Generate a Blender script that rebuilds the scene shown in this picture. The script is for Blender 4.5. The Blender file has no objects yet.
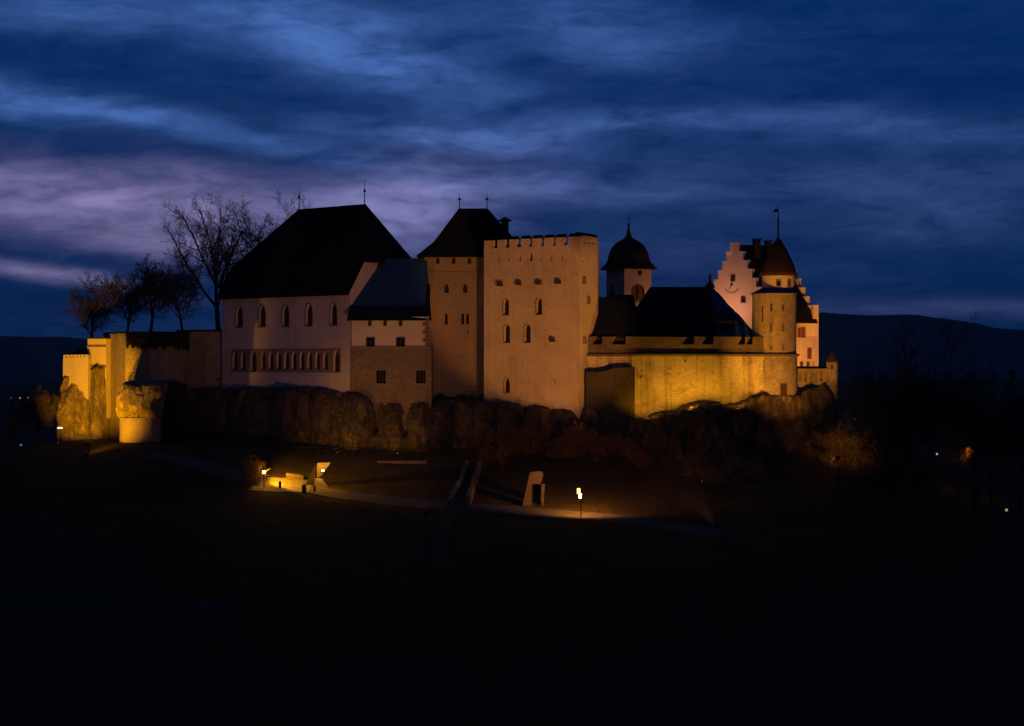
import bpy, bmesh, math, random
from mathutils import Vector, Matrix, noise as mn
from mathutils.geometry import tessellate_polygon

# ------------------------------------------------------------------ camera, world, exposure
scene = bpy.context.scene
COL = scene.collection
F = 1857.0          # focal length in pixels at a width of 1024


def P(px, py, Y):
    return Vector(((px - 512.0) * Y / F, Y, (363.0 - py) * Y / F))


def PX(px, Y):
    return (px - 512.0) * Y / F


def PZ(py, Y):
    return (363.0 - py) * Y / F


cam_d = bpy.data.cameras.new('camera')
cam = bpy.data.objects.new('camera', cam_d)
COL.objects.link(cam)
cam.location = (0, 0, 0)
cam.rotation_euler = (math.radians(90), 0, 0)
cam_d.sensor_width = 36.0
cam_d.lens = F * 36.0 / 1024.0
cam_d.clip_start = 0.5
cam_d.clip_end = 20000
scene.camera = cam
scene.view_settings.view_transform = 'Standard'
scene.view_settings.look = 'None'
scene.view_settings.exposure = 0.0
scene.view_settings.gamma = 1.0
scene.view_settings.use_curve_mapping = False

SUN_EL, SUN_ROT = math.radians(-4.0), math.radians(-60.0)


def build_world():
    w = bpy.data.worlds.new('World')
    scene.world = w
    w.use_nodes = True
    nt = w.node_tree
    nt.nodes.clear()
    L = nt.links.new

    def N(t, **kw):
        n = nt.nodes.new(t)
        for k, v in kw.items():
            setattr(n, k, v)
        return n

    def M(op, a, b=None, c=None, clamp=False):
        n = N('ShaderNodeMath', operation=op, use_clamp=clamp)
        for i, v in enumerate((a, b, c)):
            if v is None:
                continue
            if isinstance(v, (int, float)):
                n.inputs[i].default_value = v
            else:
                L(v, n.inputs[i])
        return n.outputs[0]

    def MIX(f, a, b, blend='MIX'):
        n = N('ShaderNodeMix', data_type='RGBA', blend_type=blend)
        for s, v in ((n.inputs['Factor'], f), (n.inputs['A'], a), (n.inputs['B'], b)):
            pass
        ins = [n.inputs[0], n.inputs[6], n.inputs[7]]
        for s, v in zip(ins, (f, a, b)):
            if isinstance(v, (int, float)):
                s.default_value = v
            elif isinstance(v, tuple):
                s.default_value = (*v, 1)
            else:
                L(v, s)
        return n.outputs[2]

    out = N('ShaderNodeOutputWorld')
    bg = N('ShaderNodeBackground')
    bg.inputs['Strength'].default_value = 1.17
    L(bg.outputs[0], out.inputs[0])
    tc = N('ShaderNodeTexCoord')
    sp = N('ShaderNodeSeparateXYZ')
    L(tc.outputs['Generated'], sp.inputs[0])
    x, y, z = sp.outputs
    az = M('MULTIPLY', M('ARCTAN2', x, y), F / 100.0)             # azimuth
    hor = M('SQRT', M('ADD', M('MULTIPLY', x, x), M('MULTIPLY', y, y)))
    el = M('MULTIPLY', M('ARCTAN2', z, hor), F / 100.0)           # elevation
    cb = N('ShaderNodeCombineXYZ')
    L(az, cb.inputs[0]); L(el, cb.inputs[1])
    V = cb.outputs[0]

    def mapping(vec, loc, rot, scale, typ='POINT'):
        m = N('ShaderNodeMapping', vector_type=typ)
        L(vec, m.inputs[0])
        m.inputs[1].default_value = loc
        m.inputs[2].default_value = rot
        m.inputs[3].default_value = scale
        return m.outputs[0]

    def noise(vec, scale, detail, rough, dist):
        n = N('ShaderNodeTexNoise')
        L(vec, n.inputs['Vector'])
        n.inputs['Scale'].default_value = scale
        n.inputs['Detail'].default_value = detail
        n.inputs['Roughness'].default_value = rough
        n.inputs['Distortion'].default_value = dist
        return n.outputs[0]

    # warp the cloud coordinates so the banks get ragged, wind drawn edges
    wn = N('ShaderNodeTexNoise')
    L(mapping(V, (3, 1, 0), (0, 0, 0), (0.35, 1.1, 1)), wn.inputs['Vector'])
    wn.inputs['Scale'].default_value = 1.0
    wn.inputs['Detail'].default_value = 5
    wn.inputs['Roughness'].default_value = 0.6
    wsub = N('ShaderNodeVectorMath', operation='SUBTRACT')
    L(wn.outputs['Color'], wsub.inputs[0]); wsub.inputs[1].default_value = (.5, .5, .5)
    wmul = N('ShaderNodeVectorMath', operation='MULTIPLY')
    L(wsub.outputs[0], wmul.inputs[0]); wmul.inputs[1].default_value = (1.3, 0.40, 0)
    wadd = N('ShaderNodeVectorMath', operation='ADD')
    L(V, wadd.inputs[0]); L(wmul.outputs[0], wadd.inputs[1])
    W = wadd.outputs[0]

    # cloud banks: azimuth, elevation (hundredths of a view unit), size, tilt, weight, warmth
    banks = [
        (-4.1, 1.62, 1.7, 0.28, -3, 1.0, 1.0), (-1.15, 1.50, .80, 0.38, 10, 1.0, .75),
        (-3.2, 1.20, .7, 0.16, -4, .75, 1.0), (-4.7, 0.92, 1.0, 0.07, -9, .55, 1.0),
        (-3.7, 2.42, 2.1, 0.12, -11, .55, 0), (-4.7, 2.52, .9, 0.14, -6, .40, 0),
        (-4.6, 3.42, 1.2, 0.20, -6, .50, 0), (-1.45, 3.08, 1.2, 0.30, -14, .80, 0),
        (-1.0, 2.30, 1.4, 0.13, -5, .50, .1), (1.1, 2.36, 1.4, 0.12, 2, .50, .05),
        (1.0, 3.30, 1.0, 0.32, -8, .42, 0), (.3, 1.80, 1.2, 0.18, -5, .32, .3),
        (3.8, 2.28, 1.7, 0.16, -3, .24, .1), (3.4, 1.75, 2.6, 0.30, 0, .20, .2),
        (4.5, 1.40, 1.0, 0.14, 0, .12, .3), (1.3, 1.0, 1.4, 0.22, 0, .12, .4),
        (3.9, .56, 1.8, 0.10, 0, .16, .6), (-2.6, 3.55, 2.0, 0.2, -5, .30, 0),
    ]
    tot = None
    warm = None
    for a0, b0, sx, sy, tilt, amp, wr in banks:
        m = mapping(W, (a0, b0, 0), (0, 0, math.radians(tilt)), (sx, sy, 1), 'TEXTURE')
        d = N('ShaderNodeVectorMath', operation='DOT_PRODUCT')
        L(m, d.inputs[0]); L(m, d.inputs[1])
        g = M('MULTIPLY', M('EXPONENT', M('MULTIPLY', d.outputs['Value'], -0.8)), amp)
        tot = g if tot is None else M('ADD', tot, g)
        gw = M('MULTIPLY', g, wr)
        warm = gw if warm is None else M('ADD', warm, gw)
    streak = noise(mapping(W, (0, 0, 0), (0, 0, math.radians(9)), (0.50, 2.3, 1)), 1.0, 7, .56, .25)
    fine = noise(mapping(W, (7, 3, 0), (0, 0, math.radians(-5)), (1.3, 3.2, 1)), 1.5, 7, .60, .35)
    far = noise(mapping(V, (1, 9, 0), (0, 0, 0), (0.16, .30, 1)), 1.0, 6, .6, .8)
    wisp = noise(mapping(W, (2, 5, 0), (0, 0, math.radians(13)), (1.1, 4.4, 1)), 1.1, 9, .68, .5)
    w1 = M('MULTIPLY', M('SUBTRACT', wisp, .34), 2.9, clamp=True)
    s1 = M('MULTIPLY', M('SUBTRACT', streak, .30), 2.6, clamp=True)
    f1 = M('MULTIPLY', M('SUBTRACT', fine, .28), 2.3, clamp=True)
    mod = M('ADD', M('MULTIPLY', s1, .62), M('ADD', M('MULTIPLY', f1, .42), M('ADD', M('MULTIPLY', w1, .52), -.03)))
    dens = M('MULTIPLY', tot, mod)
    dens = M('ADD', dens, M('MULTIPLY', M('MULTIPLY', s1, w1), .10))
    # the rest of the sky (outside the photograph) keeps a plain broken deck
    high = M('MULTIPLY', M('SUBTRACT', el, 4.2), .35, clamp=True)
    back = M('MULTIPLY', M('SUBTRACT', M('ABSOLUTE', az), 6.0), .35, clamp=True)
    rest = M('MAXIMUM', high, back)
    fardens = M('MULTIPLY', M('SUBTRACT', far, .38), 2.0, clamp=True)
    dens = M('ADD', dens, M('MULTIPLY', rest, M('MULTIPLY', fardens, .45)), clamp=True)
    warmf = M('DIVIDE', warm, M('ADD', tot, .06), clamp=True)

    sky = N('ShaderNodeTexSky', sky_type='NISHITA')
    sky.sun_disc = False
    sky.sun_elevation = SUN_EL
    sky.sun_rotation = SUN_ROT
    sky.altitude = 500
    skyc = MIX(1.0, sky.outputs[0], (.004, .006, .008), 'MULTIPLY')
    # clear deep blue between the clouds
    elev01 = M('MULTIPLY', el, .26, clamp=True)
    clear = MIX(elev01, (.0010, .0150, .070), (.0002, .0180, .100))
    clear = MIX(1.0, clear, skyc, 'ADD')
    light = MIX(warmf, (.074, .172, .50), (.245, .205, .41))
    col = MIX(dens, clear, light)
    col = MIX(rest, col, MIX(1.0, col, (.30, .30, .30), 'MULTIPLY'))
    L(col, bg.inputs['Color'])


build_world()

# faint afterglow from the west, far below daylight
sun_d = bpy.data.lights.new('sun', 'SUN')
sun_d.energy = 0.012
sun_d.angle = math.radians(40)
sun_d.color = (1, .62, .6)
sun = bpy.data.objects.new('sun', sun_d)
COL.objects.link(sun)
sun.rotation_euler = (math.radians(68), 0, math.radians(-25))

SODIUM = (1.0, .41, .003)
AMBER = (1.0, .345, .055)
AMBER2 = (1.0, .37, .03)
ROSE = (1.0, .38, .18)


def spot(name, pos, target, power, cone, color=SODIUM, blend=.6, size=.25):
    d = bpy.data.lights.new(name, 'SPOT')
    d.energy = power
    d.spot_size = math.radians(cone)
    d.spot_blend = blend
    d.color = color
    d.shadow_soft_size = size
    o = bpy.data.objects.new(name, d)
    COL.objects.link(o)
    o.location = pos
    o.rotation_euler = (Vector(target) - Vector(pos)).to_track_quat('-Z', 'Y').to_euler()
    return o


def point(name, pos, power, color=SODIUM, size=.15):
    d = bpy.data.lights.new(name, 'POINT')
    d.energy = power
    d.color = color
    d.shadow_soft_size = size
    o = bpy.data.objects.new(name, d)
    COL.objects.link(o)
    o.location = pos
    return o


# floodlights: (position, target, power, cone, colour, blend)
FLOODS = [
    # great hall, wing and roofed tower
    ((PX(425, 200), 200, -16.0), P(345, 322, 258), 23000, 48, ROSE, 1.0),
    # battlemented tower
    ((PX(715, 196), 196, -17.0), P(545, 322, 250), 98000, 25, AMBER, .5),
    # curtain wall, two of them on the rock ledge at its foot
    ((PX(690, 245.2), 245.2, PZ(408, 245.2)), P(688, 345, 250), 1900, 138, SODIUM, .6),
    ((PX(648, 244.8), 244.8, PZ(417, 244.8)), P(650, 350, 250), 1500, 138, SODIUM, .6),
    ((PX(738, 245.4), 245.4, PZ(407, 245.4)), P(736, 350, 250), 1500, 138, SODIUM, .6),
    # masonry pier, then the bastion's flank at the west end
    ((PX(87, 246.5), 246.5, PZ(453, 246.5)), P(123, 408, 256), 10500, 66, SODIUM, .9),
    ((PX(88, 238), 238, -10.3), P(85, 377, 266), 56000, 38, SODIUM, .5),
    # behind the battlement wall, washing the pale house
    ((PX(826, 260), 260, PZ(369, 260)), P(806, 342, 270), 4600, 120, AMBER, .8),
    # corner turret and shrubs
    ((PX(838, 228), 228, -11.5), P(848, 405, 256), 3000, 62, SODIUM, .9),
    # inner court
    ((PX(704, 268.5), 268.5, 6.0), P(733, 285, 272), 2200, 150, ROSE, .8),
    # round tower
    ((PX(790, 226), 226, -11.0), P(790, 338, 254), 42000, 40, AMBER2, .6),
    # domed turret, from the inner court
    ((PX(706, 268), 268, 5.5), P(638, 288, 270), 1500, 70, AMBER, .8),
]
for i, (p, t, e, c, colr, bl) in enumerate(FLOODS):
    spot('floodlight_beam', p, t, e, c, colr, bl)

# ------------------------------------------------------------------ helpers


def tag(o, label=None, cat=None, group=None, kind=None):
    if label:
        o['label'] = label
    if cat:
        o['category'] = cat
    if group:
        o['group'] = group
    if kind:
        o['kind'] = kind
    return o


def thing(name, label, cat, loc=(0, 0, 0), group=None):
    o = bpy.data.objects.new(name, None)
    o.empty_display_size = .5
    COL.objects.link(o)
    o.location = loc
    return tag(o, label, cat, group)


def wloc(o):
    v = Vector((0, 0, 0))
    while o is not None:
        v = v + Vector(o.location)
        o = o.parent
    return v


class MB:
    """collects faces in world coordinates and links them as one mesh object"""

    def __init__(s):
        s.v = []
        s.f = []

    def add(s, verts, faces):
        n = len(s.v)
        s.v += [tuple(q) for q in verts]
        s.f += [tuple(i + n for i in f) for f in faces]
        return s

    def poly(s, pts):
        return s.add(pts, [tuple(range(len(pts)))])

    def box(s, c, dx, dy, dz, rot=0.0):
        """box from base centre c, size dx,dy,dz, turned about z"""
        c = Vector(c)
        ca, sa = math.cos(rot), math.sin(rot)
        vs = []
        for zz in (0, dz):
            for ax, ay in ((-1, -1), (1, -1), (1, 1), (-1, 1)):
                px, py = ax * dx / 2, ay * dy / 2
                vs.append((c.x + px * ca - py * sa, c.y + px * sa + py * ca, c.z + zz))
        return s.add(vs, [(0, 3, 2, 1), (4, 5, 6, 7), (0, 1, 5, 4), (1, 2, 6, 5), (2, 3, 7, 6), (3, 0, 4, 7)])

    def prism(s, pts, ext):
        """3-D polygon extruded by the vector ext, caps triangulated"""
        pts = [Vector(q) for q in pts]
        ext = Vector(ext)
        n = len(pts)
        tri = tessellate_polygon([pts])
        s.add(pts + [q + ext for q in pts],
              [tuple(t) for t in tri] + [tuple(i + n for i in reversed(t)) for t in tri] +
              [(i, (i + 1) % n, (i + 1) % n + n, i + n) for i in range(n)])
        return s

    def lathe(s, c, prof, n=32, a0=0.0, a1=2 * math.pi, jit=None):
        """prof: list of (r, z) absolute z; c: 2-D centre"""
        full = abs(a1 - a0 - 2 * math.pi) < 1e-6
        cols = n if full else n + 1
        vs = []
        for r, z in prof:
            for i in range(cols):
                a = a0 + (a1 - a0) * i / n
                vs.append((c[0] + r * math.cos(a), c[1] + r * math.sin(a), z))
        if jit:
            vs = [jit(Vector(q)) for q in vs]
        fs = []
        for j in range(len(prof) - 1):
            for i in range(n):
                i2 = (i + 1) % cols
                fs.append((j * cols + i, j * cols + i2, (j + 1) * cols + i2, (j + 1) * cols + i))
        s.add(vs, fs)
        return s

    def tube(s, pts, rad, n=6, cap=True):
        pts = [Vector(q) for q in pts]
        vs = []
        fs = []
        up = Vector((.13, .21, .97)).normalized()
        for i, q in enumerate(pts):
            d = (pts[min(i + 1, len(pts) - 1)] - pts[max(i - 1, 0)])
            if d.length < 1e-9:
                d = Vector((0, 0, 1))
            d.normalize()
            u = d.cross(up)
            if u.length < 1e-3:
                u = d.cross(Vector((1, 0, 0)))
            u.normalize()
            w = d.cross(u)
            r = rad[i] if isinstance(rad, (list, tuple)) else rad
            for k in range(n):
                a = 2 * math.pi * k / n
                vs.append(q + u * (r * math.cos(a)) + w * (r * math.sin(a)))
        for i in range(len(pts) - 1):
            for k in range(n):
                k2 = (k + 1) % n
                fs.append((i * n + k, i * n + k2, (i + 1) * n + k2, (i + 1) * n + k))
        if cap:
            fs.append(tuple(reversed(range(n))))
            fs.append(tuple(range((len(pts) - 1) * n, len(pts) * n)))
        return s.add(vs, fs)

    def build(s, name, m, parent=None, smooth=False, solid=0.0, bevel=0.0):
        off = wloc(parent)
        me = bpy.data.meshes.new(name)
        me.from_pydata([tuple(Vector(q) - off) for q in s.v], [], s.f)
        bm = bmesh.new()
        bm.from_mesh(me)
        bmesh.ops.remove_doubles(bm, verts=bm.verts, dist=.0005)
        bmesh.ops.recalc_face_normals(bm, faces=bm.faces)
        if solid:
            bmesh.ops.solidify(bm, geom=list(bm.faces), thickness=solid)
            bmesh.ops.recalc_face_normals(bm, faces=bm.faces)
        bm.to_mesh(me)
        bm.free()
        me.materials.append(m)
        if smooth:
            me.shade_smooth()
        o = bpy.data.objects.new(name, me)
        COL.objects.link(o)
        o.parent = parent
        return o


# ------------------------------------------------------------------ materials


def new_mat(name):
    m = bpy.data.materials.new(name)
    m.use_nodes = True
    nt = m.node_tree
    b = nt.nodes['Principled BSDF']
    return m, nt, b


def nz(nt, vec, scale, detail=4, rough=.55, dist=0.0):
    n = nt.nodes.new('ShaderNodeTexNoise')
    nt.links.new(vec, n.inputs['Vector'])
    n.inputs['Scale'].default_value = scale
    n.inputs['Detail'].default_value = detail
    n.inputs['Roughness'].default_value = rough
    n.inputs['Distortion'].default_value = dist
    return n.outputs[0]


def mp(nt, vec, scale, loc=(0, 0, 0), rot=(0, 0, 0)):
    m = nt.nodes.new('ShaderNodeMapping')
    nt.links.new(vec, m.inputs[0])
    m.inputs[1].default_value = loc
    m.inputs[2].default_value = rot
    m.inputs[3].default_value = scale
    return m.outputs[0]


def mth(nt, op, a, b=None, clamp=False):
    n = nt.nodes.new('ShaderNodeMath')
    n.operation = op
    n.use_clamp = clamp
    for i, v in enumerate((a, b)):
        if v is None:
            continue
        if isinstance(v, (int, float)):
            n.inputs[i].default_value = v
        else:
            nt.links.new(v, n.inputs[i])
    return n.outputs[0]


def mixc(nt, f, a, b, blend='MIX'):
    n = nt.nodes.new('ShaderNodeMix')
    n.data_type = 'RGBA'
    n.blend_type = blend
    for s, v in zip((n.inputs[0], n.inputs[6], n.inputs[7]), (f, a, b)):
        if isinstance(v, (int, float)):
            s.default_value = v
        elif isinstance(v, tuple):
            s.default_value = (*v, 1)
        else:
            nt.links.new(v, s)
    return n.outputs[2]


def ramp(nt, f, lo, hi):
    n = nt.nodes.new('ShaderNodeMapRange')
    nt.links.new(f, n.inputs[0])
    n.inputs[1].default_value = lo
    n.inputs[2].default_value = hi
    return n.outputs[0]


def bump(nt, b, h, strength, dist):
    n = nt.nodes.new('ShaderNodeBump')
    n.inputs['Strength'].default_value = strength
    n.inputs['Distance'].default_value = dist
    nt.links.new(h, n.inputs['Height'])
    nt.links.new(n.outputs[0], b.inputs['Normal'])


def geo(nt):
    return nt.nodes.new('ShaderNodeNewGeometry').outputs['Position']


def plaster(name, base, dirty, streak=.5, rows=0.0):
    """lime plaster with rain streaks, patches and, if asked, faint stone courses"""
    m, nt, b = new_mat(name)
    p = geo(nt)
    patch = ramp(nt, nz(nt, p, .22, 6, .62, .6), .40, .70)
    st = ramp(nt, nz(nt, mp(nt, p, (1.1, 1.1, .05)), 1.0, 6, .65), .48, .75)
    grain = nz(nt, p, 5.0, 5, .7)
    spots = ramp(nt, nz(nt, p, 1.5, 5, .6), .55, .75)
    f = mth(nt, 'ADD', mth(nt, 'MULTIPLY', patch, .60), mth(nt, 'MULTIPLY', st, streak))
    f = mth(nt, 'ADD', f, mth(nt, 'MULTIPLY', spots, .22), True)
    c = mixc(nt, f, base, dirty)
    c = mixc(nt, mth(nt, 'MULTIPLY', grain, .35), c, tuple(q * .72 for q in base))
    h = grain
    if rows:
        v = nt.nodes.new('ShaderNodeTexVoronoi')
        v.feature = 'DISTANCE_TO_EDGE'
        nt.links.new(mp(nt, p, (1, 1, 2.1)), v.inputs['Vector'])
        v.inputs['Scale'].default_value = 1.25
        e = ramp(nt, v.outputs['Distance'], 0, .10)
        c = mixc(nt, mth(nt, 'MULTIPLY', mth(nt, 'SUBTRACT', 1.0, e), rows), c, tuple(q * .45 for q in base))
        h = mth(nt, 'ADD', grain, mth(nt, 'MULTIPLY', e, 1.2))
    nt.links.new(c, b.inputs['Base Color'])
    b.inputs['Roughness'].default_value = .92
    bump(nt, b, h, .5, .08)
    return m


def rubble(name, base, dark, scale=1.6, streak=.4, contrast=1.0):
    """coursed rubble masonry: stones in two tones, dark joints, weather streaks"""
    m, nt, b = new_mat(name)
    p = geo(nt)
    wob = mixc(nt, .08, p, nt.nodes.new('ShaderNodeTexNoise').outputs['Color'], 'ADD')
    pv = mp(nt, p, (1, 1, 1.9))
    v1 = nt.nodes.new('ShaderNodeTexVoronoi')
    v1.feature = 'F1'
    v2 = nt.nodes.new('ShaderNodeTexVoronoi')
    v2.feature = 'DISTANCE_TO_EDGE'
    for v in (v1, v2):
        nt.links.new(pv, v.inputs['Vector'])
        v.inputs['Scale'].default_value = scale
    sep = nt.nodes.new('ShaderNodeSeparateColor')
    nt.links.new(v1.outputs['Color'], sep.inputs[0])
    c = mixc(nt, mth(nt, 'MULTIPLY', sep.outputs[0], .75 * contrast, True), base, tuple((x + y) / 2 for x, y in zip(base, dark)))
    joint = mth(nt, 'SUBTRACT', 1.0, ramp(nt, v2.outputs['Distance'], 0, .09))
    c = mixc(nt, mth(nt, 'MULTIPLY', joint, .55 * contrast, True), c, dark)
    st = ramp(nt, nz(nt, mp(nt, p, (.8, .8, .045)), 1.0, 7, .68), .47, .72)
    blot = ramp(nt, nz(nt, p, .5, 6, .65, .8), .48, .68)
    holes = ramp(nt, nz(nt, p, 2.3, 3, .6), .64, .72)
    f = mth(nt, 'ADD', mth(nt, 'MULTIPLY', st, streak), mth(nt, 'MULTIPLY', blot, .45))
    f = mth(nt, 'ADD', f, mth(nt, 'MULTIPLY', holes, .45), True)
    c = mixc(nt, f, c, dark)
    nt.links.new(c, b.inputs['Base Color'])
    b.inputs['Roughness'].default_value = .95
    g = nz(nt, p, 4, 5, .7)
    bump(nt, b, mth(nt, 'ADD', mth(nt, 'MULTIPLY', joint, -.8), g), .7, .12)
    return m


def rockm(name, base, dark, moss=(.03, .035, .012)):
    m, nt, b = new_mat(name)
    p = geo(nt)
    a = nz(nt, mp(nt, p, (1, 1, .55)), .7, 10, .68, 1.2)
    c = mixc(nt, ramp(nt, a, .35, .65), dark, base)
    v = nz(nt, mp(nt, p, (1.6, 1.6, .35)), 1.6, 8, .7, .5)
    c = mixc(nt, ramp(nt, v, .5, .7), c, dark)
    vo = nt.nodes.new('ShaderNodeTexVoronoi')
    vo.feature = 'DISTANCE_TO_EDGE'
    wv = nt.nodes.new('ShaderNodeTexNoise')
    nt.links.new(p, wv.inputs['Vector'])
    wv.inputs['Scale'].default_value = .8
    wv.inputs['Detail'].default_value = 5
    nt.links.new(mp(nt, mixc(nt, .35, p, wv.outputs['Color'], 'ADD'), (1, 1, .6), rot=(.2, .5, 0)), vo.inputs['Vector'])
    vo.inputs['Scale'].default_value = .55
    cr = mth(nt, 'SUBTRACT', 1.0, ramp(nt, vo.outputs['Distance'], 0, .10))
    cr = mth(nt, 'MULTIPLY', cr, ramp(nt, nz(nt, p, .6, 4, .6), .45, .62))
    c = mixc(nt, mth(nt, 'MULTIPLY', cr, .55), c, tuple(q * .5 for q in dark))
    mo = ramp(nt, nz(nt, p, .45, 8, .65), .50, .62)
    c = mixc(nt, mth(nt, 'MULTIPLY', mo, .75), c, moss)
    nt.links.new(c, b.inputs['Base Color'])
    b.inputs['Roughness'].default_value = .95
    bump(nt, b, mth(nt, 'SUBTRACT', mth(nt, 'ADD', a, mth(nt, 'MULTIPLY', v, .5)), mth(nt, 'MULTIPLY', cr, .4)), .9, .7)
    return m


def tiles(name, base, alt, rows=2.6, rough=.8):
    """plain tile / slate courses: rows by height, mottled"""
    m, nt, b = new_mat(name)
    p = geo(nt)
    sx = nt.nodes.new('ShaderNodeSeparateXYZ')
    nt.links.new(p, sx.inputs[0])
    saw = mth(nt, 'FRACT', mth(nt, 'MULTIPLY', sx.outputs[2], rows))
    a = nz(nt, p, .6, 7, .65, .4)
    c = mixc(nt, ramp(nt, a, .35, .68), base, alt)
    fine = nz(nt, mp(nt, p, (3, 3, 5)), 1.5, 3, .6)
    c = mixc(nt, ramp(nt, fine, .35, .75), c, tuple(q * 1.5 for q in base))
    nt.links.new(c, b.inputs['Base Color'])
    b.inputs['Roughness'].default_value = rough
    b.inputs['Specular IOR Level'].default_value = .06
    bump(nt, b, mth(nt, 'ADD', saw, fine), .5, .06)
    return m


def simple(name, base, rough=.8, var=.4, scale=3.0, metal=0.0, spec=.5):
    m, nt, b = new_mat(name)
    p = geo(nt)
    a = nz(nt, p, scale, 5, .6)
    c = mixc(nt, ramp(nt, a, .3, .75), base, tuple(q * (1 - var) for q in base))
    nt.links.new(c, b.inputs['Base Color'])
    b.inputs['Roughness'].default_value = rough
    b.inputs['Metallic'].default_value = metal
    b.inputs['Specular IOR Level'].default_value = spec
    return m


def glow(name, color, strength):
    m, nt, b = new_mat(name)
    b.inputs['Base Color'].default_value = (.6, .6, .6, 1)
    b.inputs['Emission Color'].default_value = (*color, 1)
    b.inputs['Emission Strength'].default_value = strength
    return m


MT = dict(
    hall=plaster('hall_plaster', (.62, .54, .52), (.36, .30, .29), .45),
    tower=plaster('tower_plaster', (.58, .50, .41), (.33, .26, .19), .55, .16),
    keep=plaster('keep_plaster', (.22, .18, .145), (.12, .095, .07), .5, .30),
    house=plaster('house_plaster', (.62, .54, .47), (.45, .38, .32), .3),
    cream=plaster('cream_plaster', (.66, .58, .46), (.45, .38, .28), .3),
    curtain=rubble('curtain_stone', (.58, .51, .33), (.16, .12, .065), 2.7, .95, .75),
    parapet=rubble('parapet_stone', (.15, .115, .075), (.06, .045, .028), 2.5, .6),  # darker stone, with the shade above the string course put into the colour
    drum=rubble('drum_stone', (.44, .37, .26), (.16, .12, .07), 2.6, .5),
    base=rubble('base_stone', (.26, .20, .15), (.09, .07, .05), 2.2, .35),
    bastion=rubble('bastion_stone', (.42, .36, .26), (.16, .12, .08), 2.4, .5),
    pier=plaster('pier_stone', (.36, .31, .22), (.24, .19, .12), .35, .25),
    dim=rubble('dark_stone_shade', (.048, .038, .028), (.022, .017, .013), 1.3, .5),  # also colours the shadow block, darkened there to stand for cast shade
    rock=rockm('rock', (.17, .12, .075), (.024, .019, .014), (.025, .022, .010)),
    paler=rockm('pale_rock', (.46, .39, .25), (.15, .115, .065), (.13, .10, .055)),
    tile=tiles('roof_tile', (.007, .007, .009), (.011, .009, .010)),
    redtile=tiles('dome_shingle', (.045, .023, .018), (.022, .014, .013)),
    slate=tiles('slate', (.018, .062, .14), (.013, .05, .115), 3.0, .6),
    slate2=tiles('dull_slate', (.007, .010, .016), (.005, .007, .011), 3.0, .8),
    wood=simple('dark_wood', (.035, .022, .014), .8),
    shutter=simple('red_shutter', (.16, .035, .022), .7),
    brown=simple('brown_boards', (.16, .075, .035), .8),
    trim=simple('window_stone', (.26, .20, .16), .9),
    glass=simple('window_glass', (.010, .010, .013), .12, .3, 1.0),
    iron=simple('iron', (.02, .02, .022), .6, .4, 5, .4),
    bark=simple('bark', (.040, .030, .024), .95, .5, 4),
    twig=simple('twig', (.034, .026, .022), .95, .4, 4),
    rusty=simple('dry_twig', (.20, .125, .065), .95, .5, 2),
    leaf=simple('ivy_leaf', (.018, .022, .010), .8, .6, 1.5),
    needle=simple('needle', (.012, .018, .012), .9, .5, 2),
    court=simple('lamplit_gravel', (.26, .235, .20), .95, .5, 1.5),  # path gravel made paler to carry the pool of lamplight
    track=simple('worn_track', (.045, .040, .030), .95, .4, 1.2),
    path=simple('path_gravel', (.10, .092, .082), .95, .4, 1.2),
    pale=simple('pale_stone', (.36, .31, .23), .95, .4, 1.0),
    white=simple('white_paint', (.7, .7, .7), .6, .2, 1),
)


EMIT = glow('lamp_glass', (1, .60, .22), 9)
EMIT_W = glow('white_lamp', (1, .9, .75), 5)
EMIT_S = glow('sodium_lamp', (1, .55, .15), 3)


def grass_mat():
    m, nt, b = new_mat('grass')
    p = geo(nt)
    a = nz(nt, p, .18, 8, .65, .5)
    f = nz(nt, mp(nt, p, (1, 1, .6)), 3.5, 5, .7)
    c = mixc(nt, ramp(nt, a, .35, .65), (.065, .055, .022), (.115, .085, .038))
    c = mixc(nt, ramp(nt, f, .4, .75), c, (.036, .034, .015))
    nt.links.new(c, b.inputs['Base Color'])
    b.inputs['Roughness'].default_value = 1
    b.inputs['Specular IOR Level'].default_value = .1
    bump(nt, b, mth(nt, 'ADD', f, a), .9, .35)
    return m


MT['grass'] = grass_mat()


def hill_mat():
    m, nt, b = new_mat('far_forest')
    p = geo(nt)
    a = nz(nt, p, .006, 8, .6)
    c = mixc(nt, ramp(nt, a, .35, .65), (.075, .115, .14), (.10, .145, .17))  # bluish, lifted tone: part of the air haze is put into the colour
    nt.links.new(c, b.inputs['Base Color'])
    b.inputs['Roughness'].default_value = 1
    b.inputs['Specular IOR Level'].default_value = 0
    return m


MT['hill'] = hill_mat()

# ------------------------------------------------------------------ terrain


def lerp_tab(tab, x):
    if x <= tab[0][0]:
        return tab[0][1]
    for (x0, z0), (x1, z1) in zip(tab, tab[1:]):
        if x <= x1:
            return z0 + (z1 - z0) * (x - x0) / (x1 - x0)
    return tab[-1][1]


def sstep(a, b, x):
    t = max(0, min(1, (x - a) / (b - a)))
    return t * t * (3 - 2 * t)


PROF = [(-80, -2.2), (6, -2.2), (25, -5), (60, -16), (100, -25), (150, -30), (190, -26.5), (212, -21),
        (224, -18.3), (236, -15.2), (246, -12.4), (254, -11), (275, -11), (300, -16), (370, -30), (9000, -34)]


def gz(x, y):
    z = lerp_tab(PROF, y)
    z -= sstep(38, 90, x) * 10 * sstep(215, 250, y) * (1 - sstep(290, 380, y))
    z -= sstep(60, 80, -x) * 2.2 * sstep(235, 255, y) * (1 - sstep(275, 350, y))
    if 100 < y < 330 and abs(x) < 150:
        z += .35 * mn.noise(Vector((x * .09, y * .09, 2)))
    return z


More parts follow.
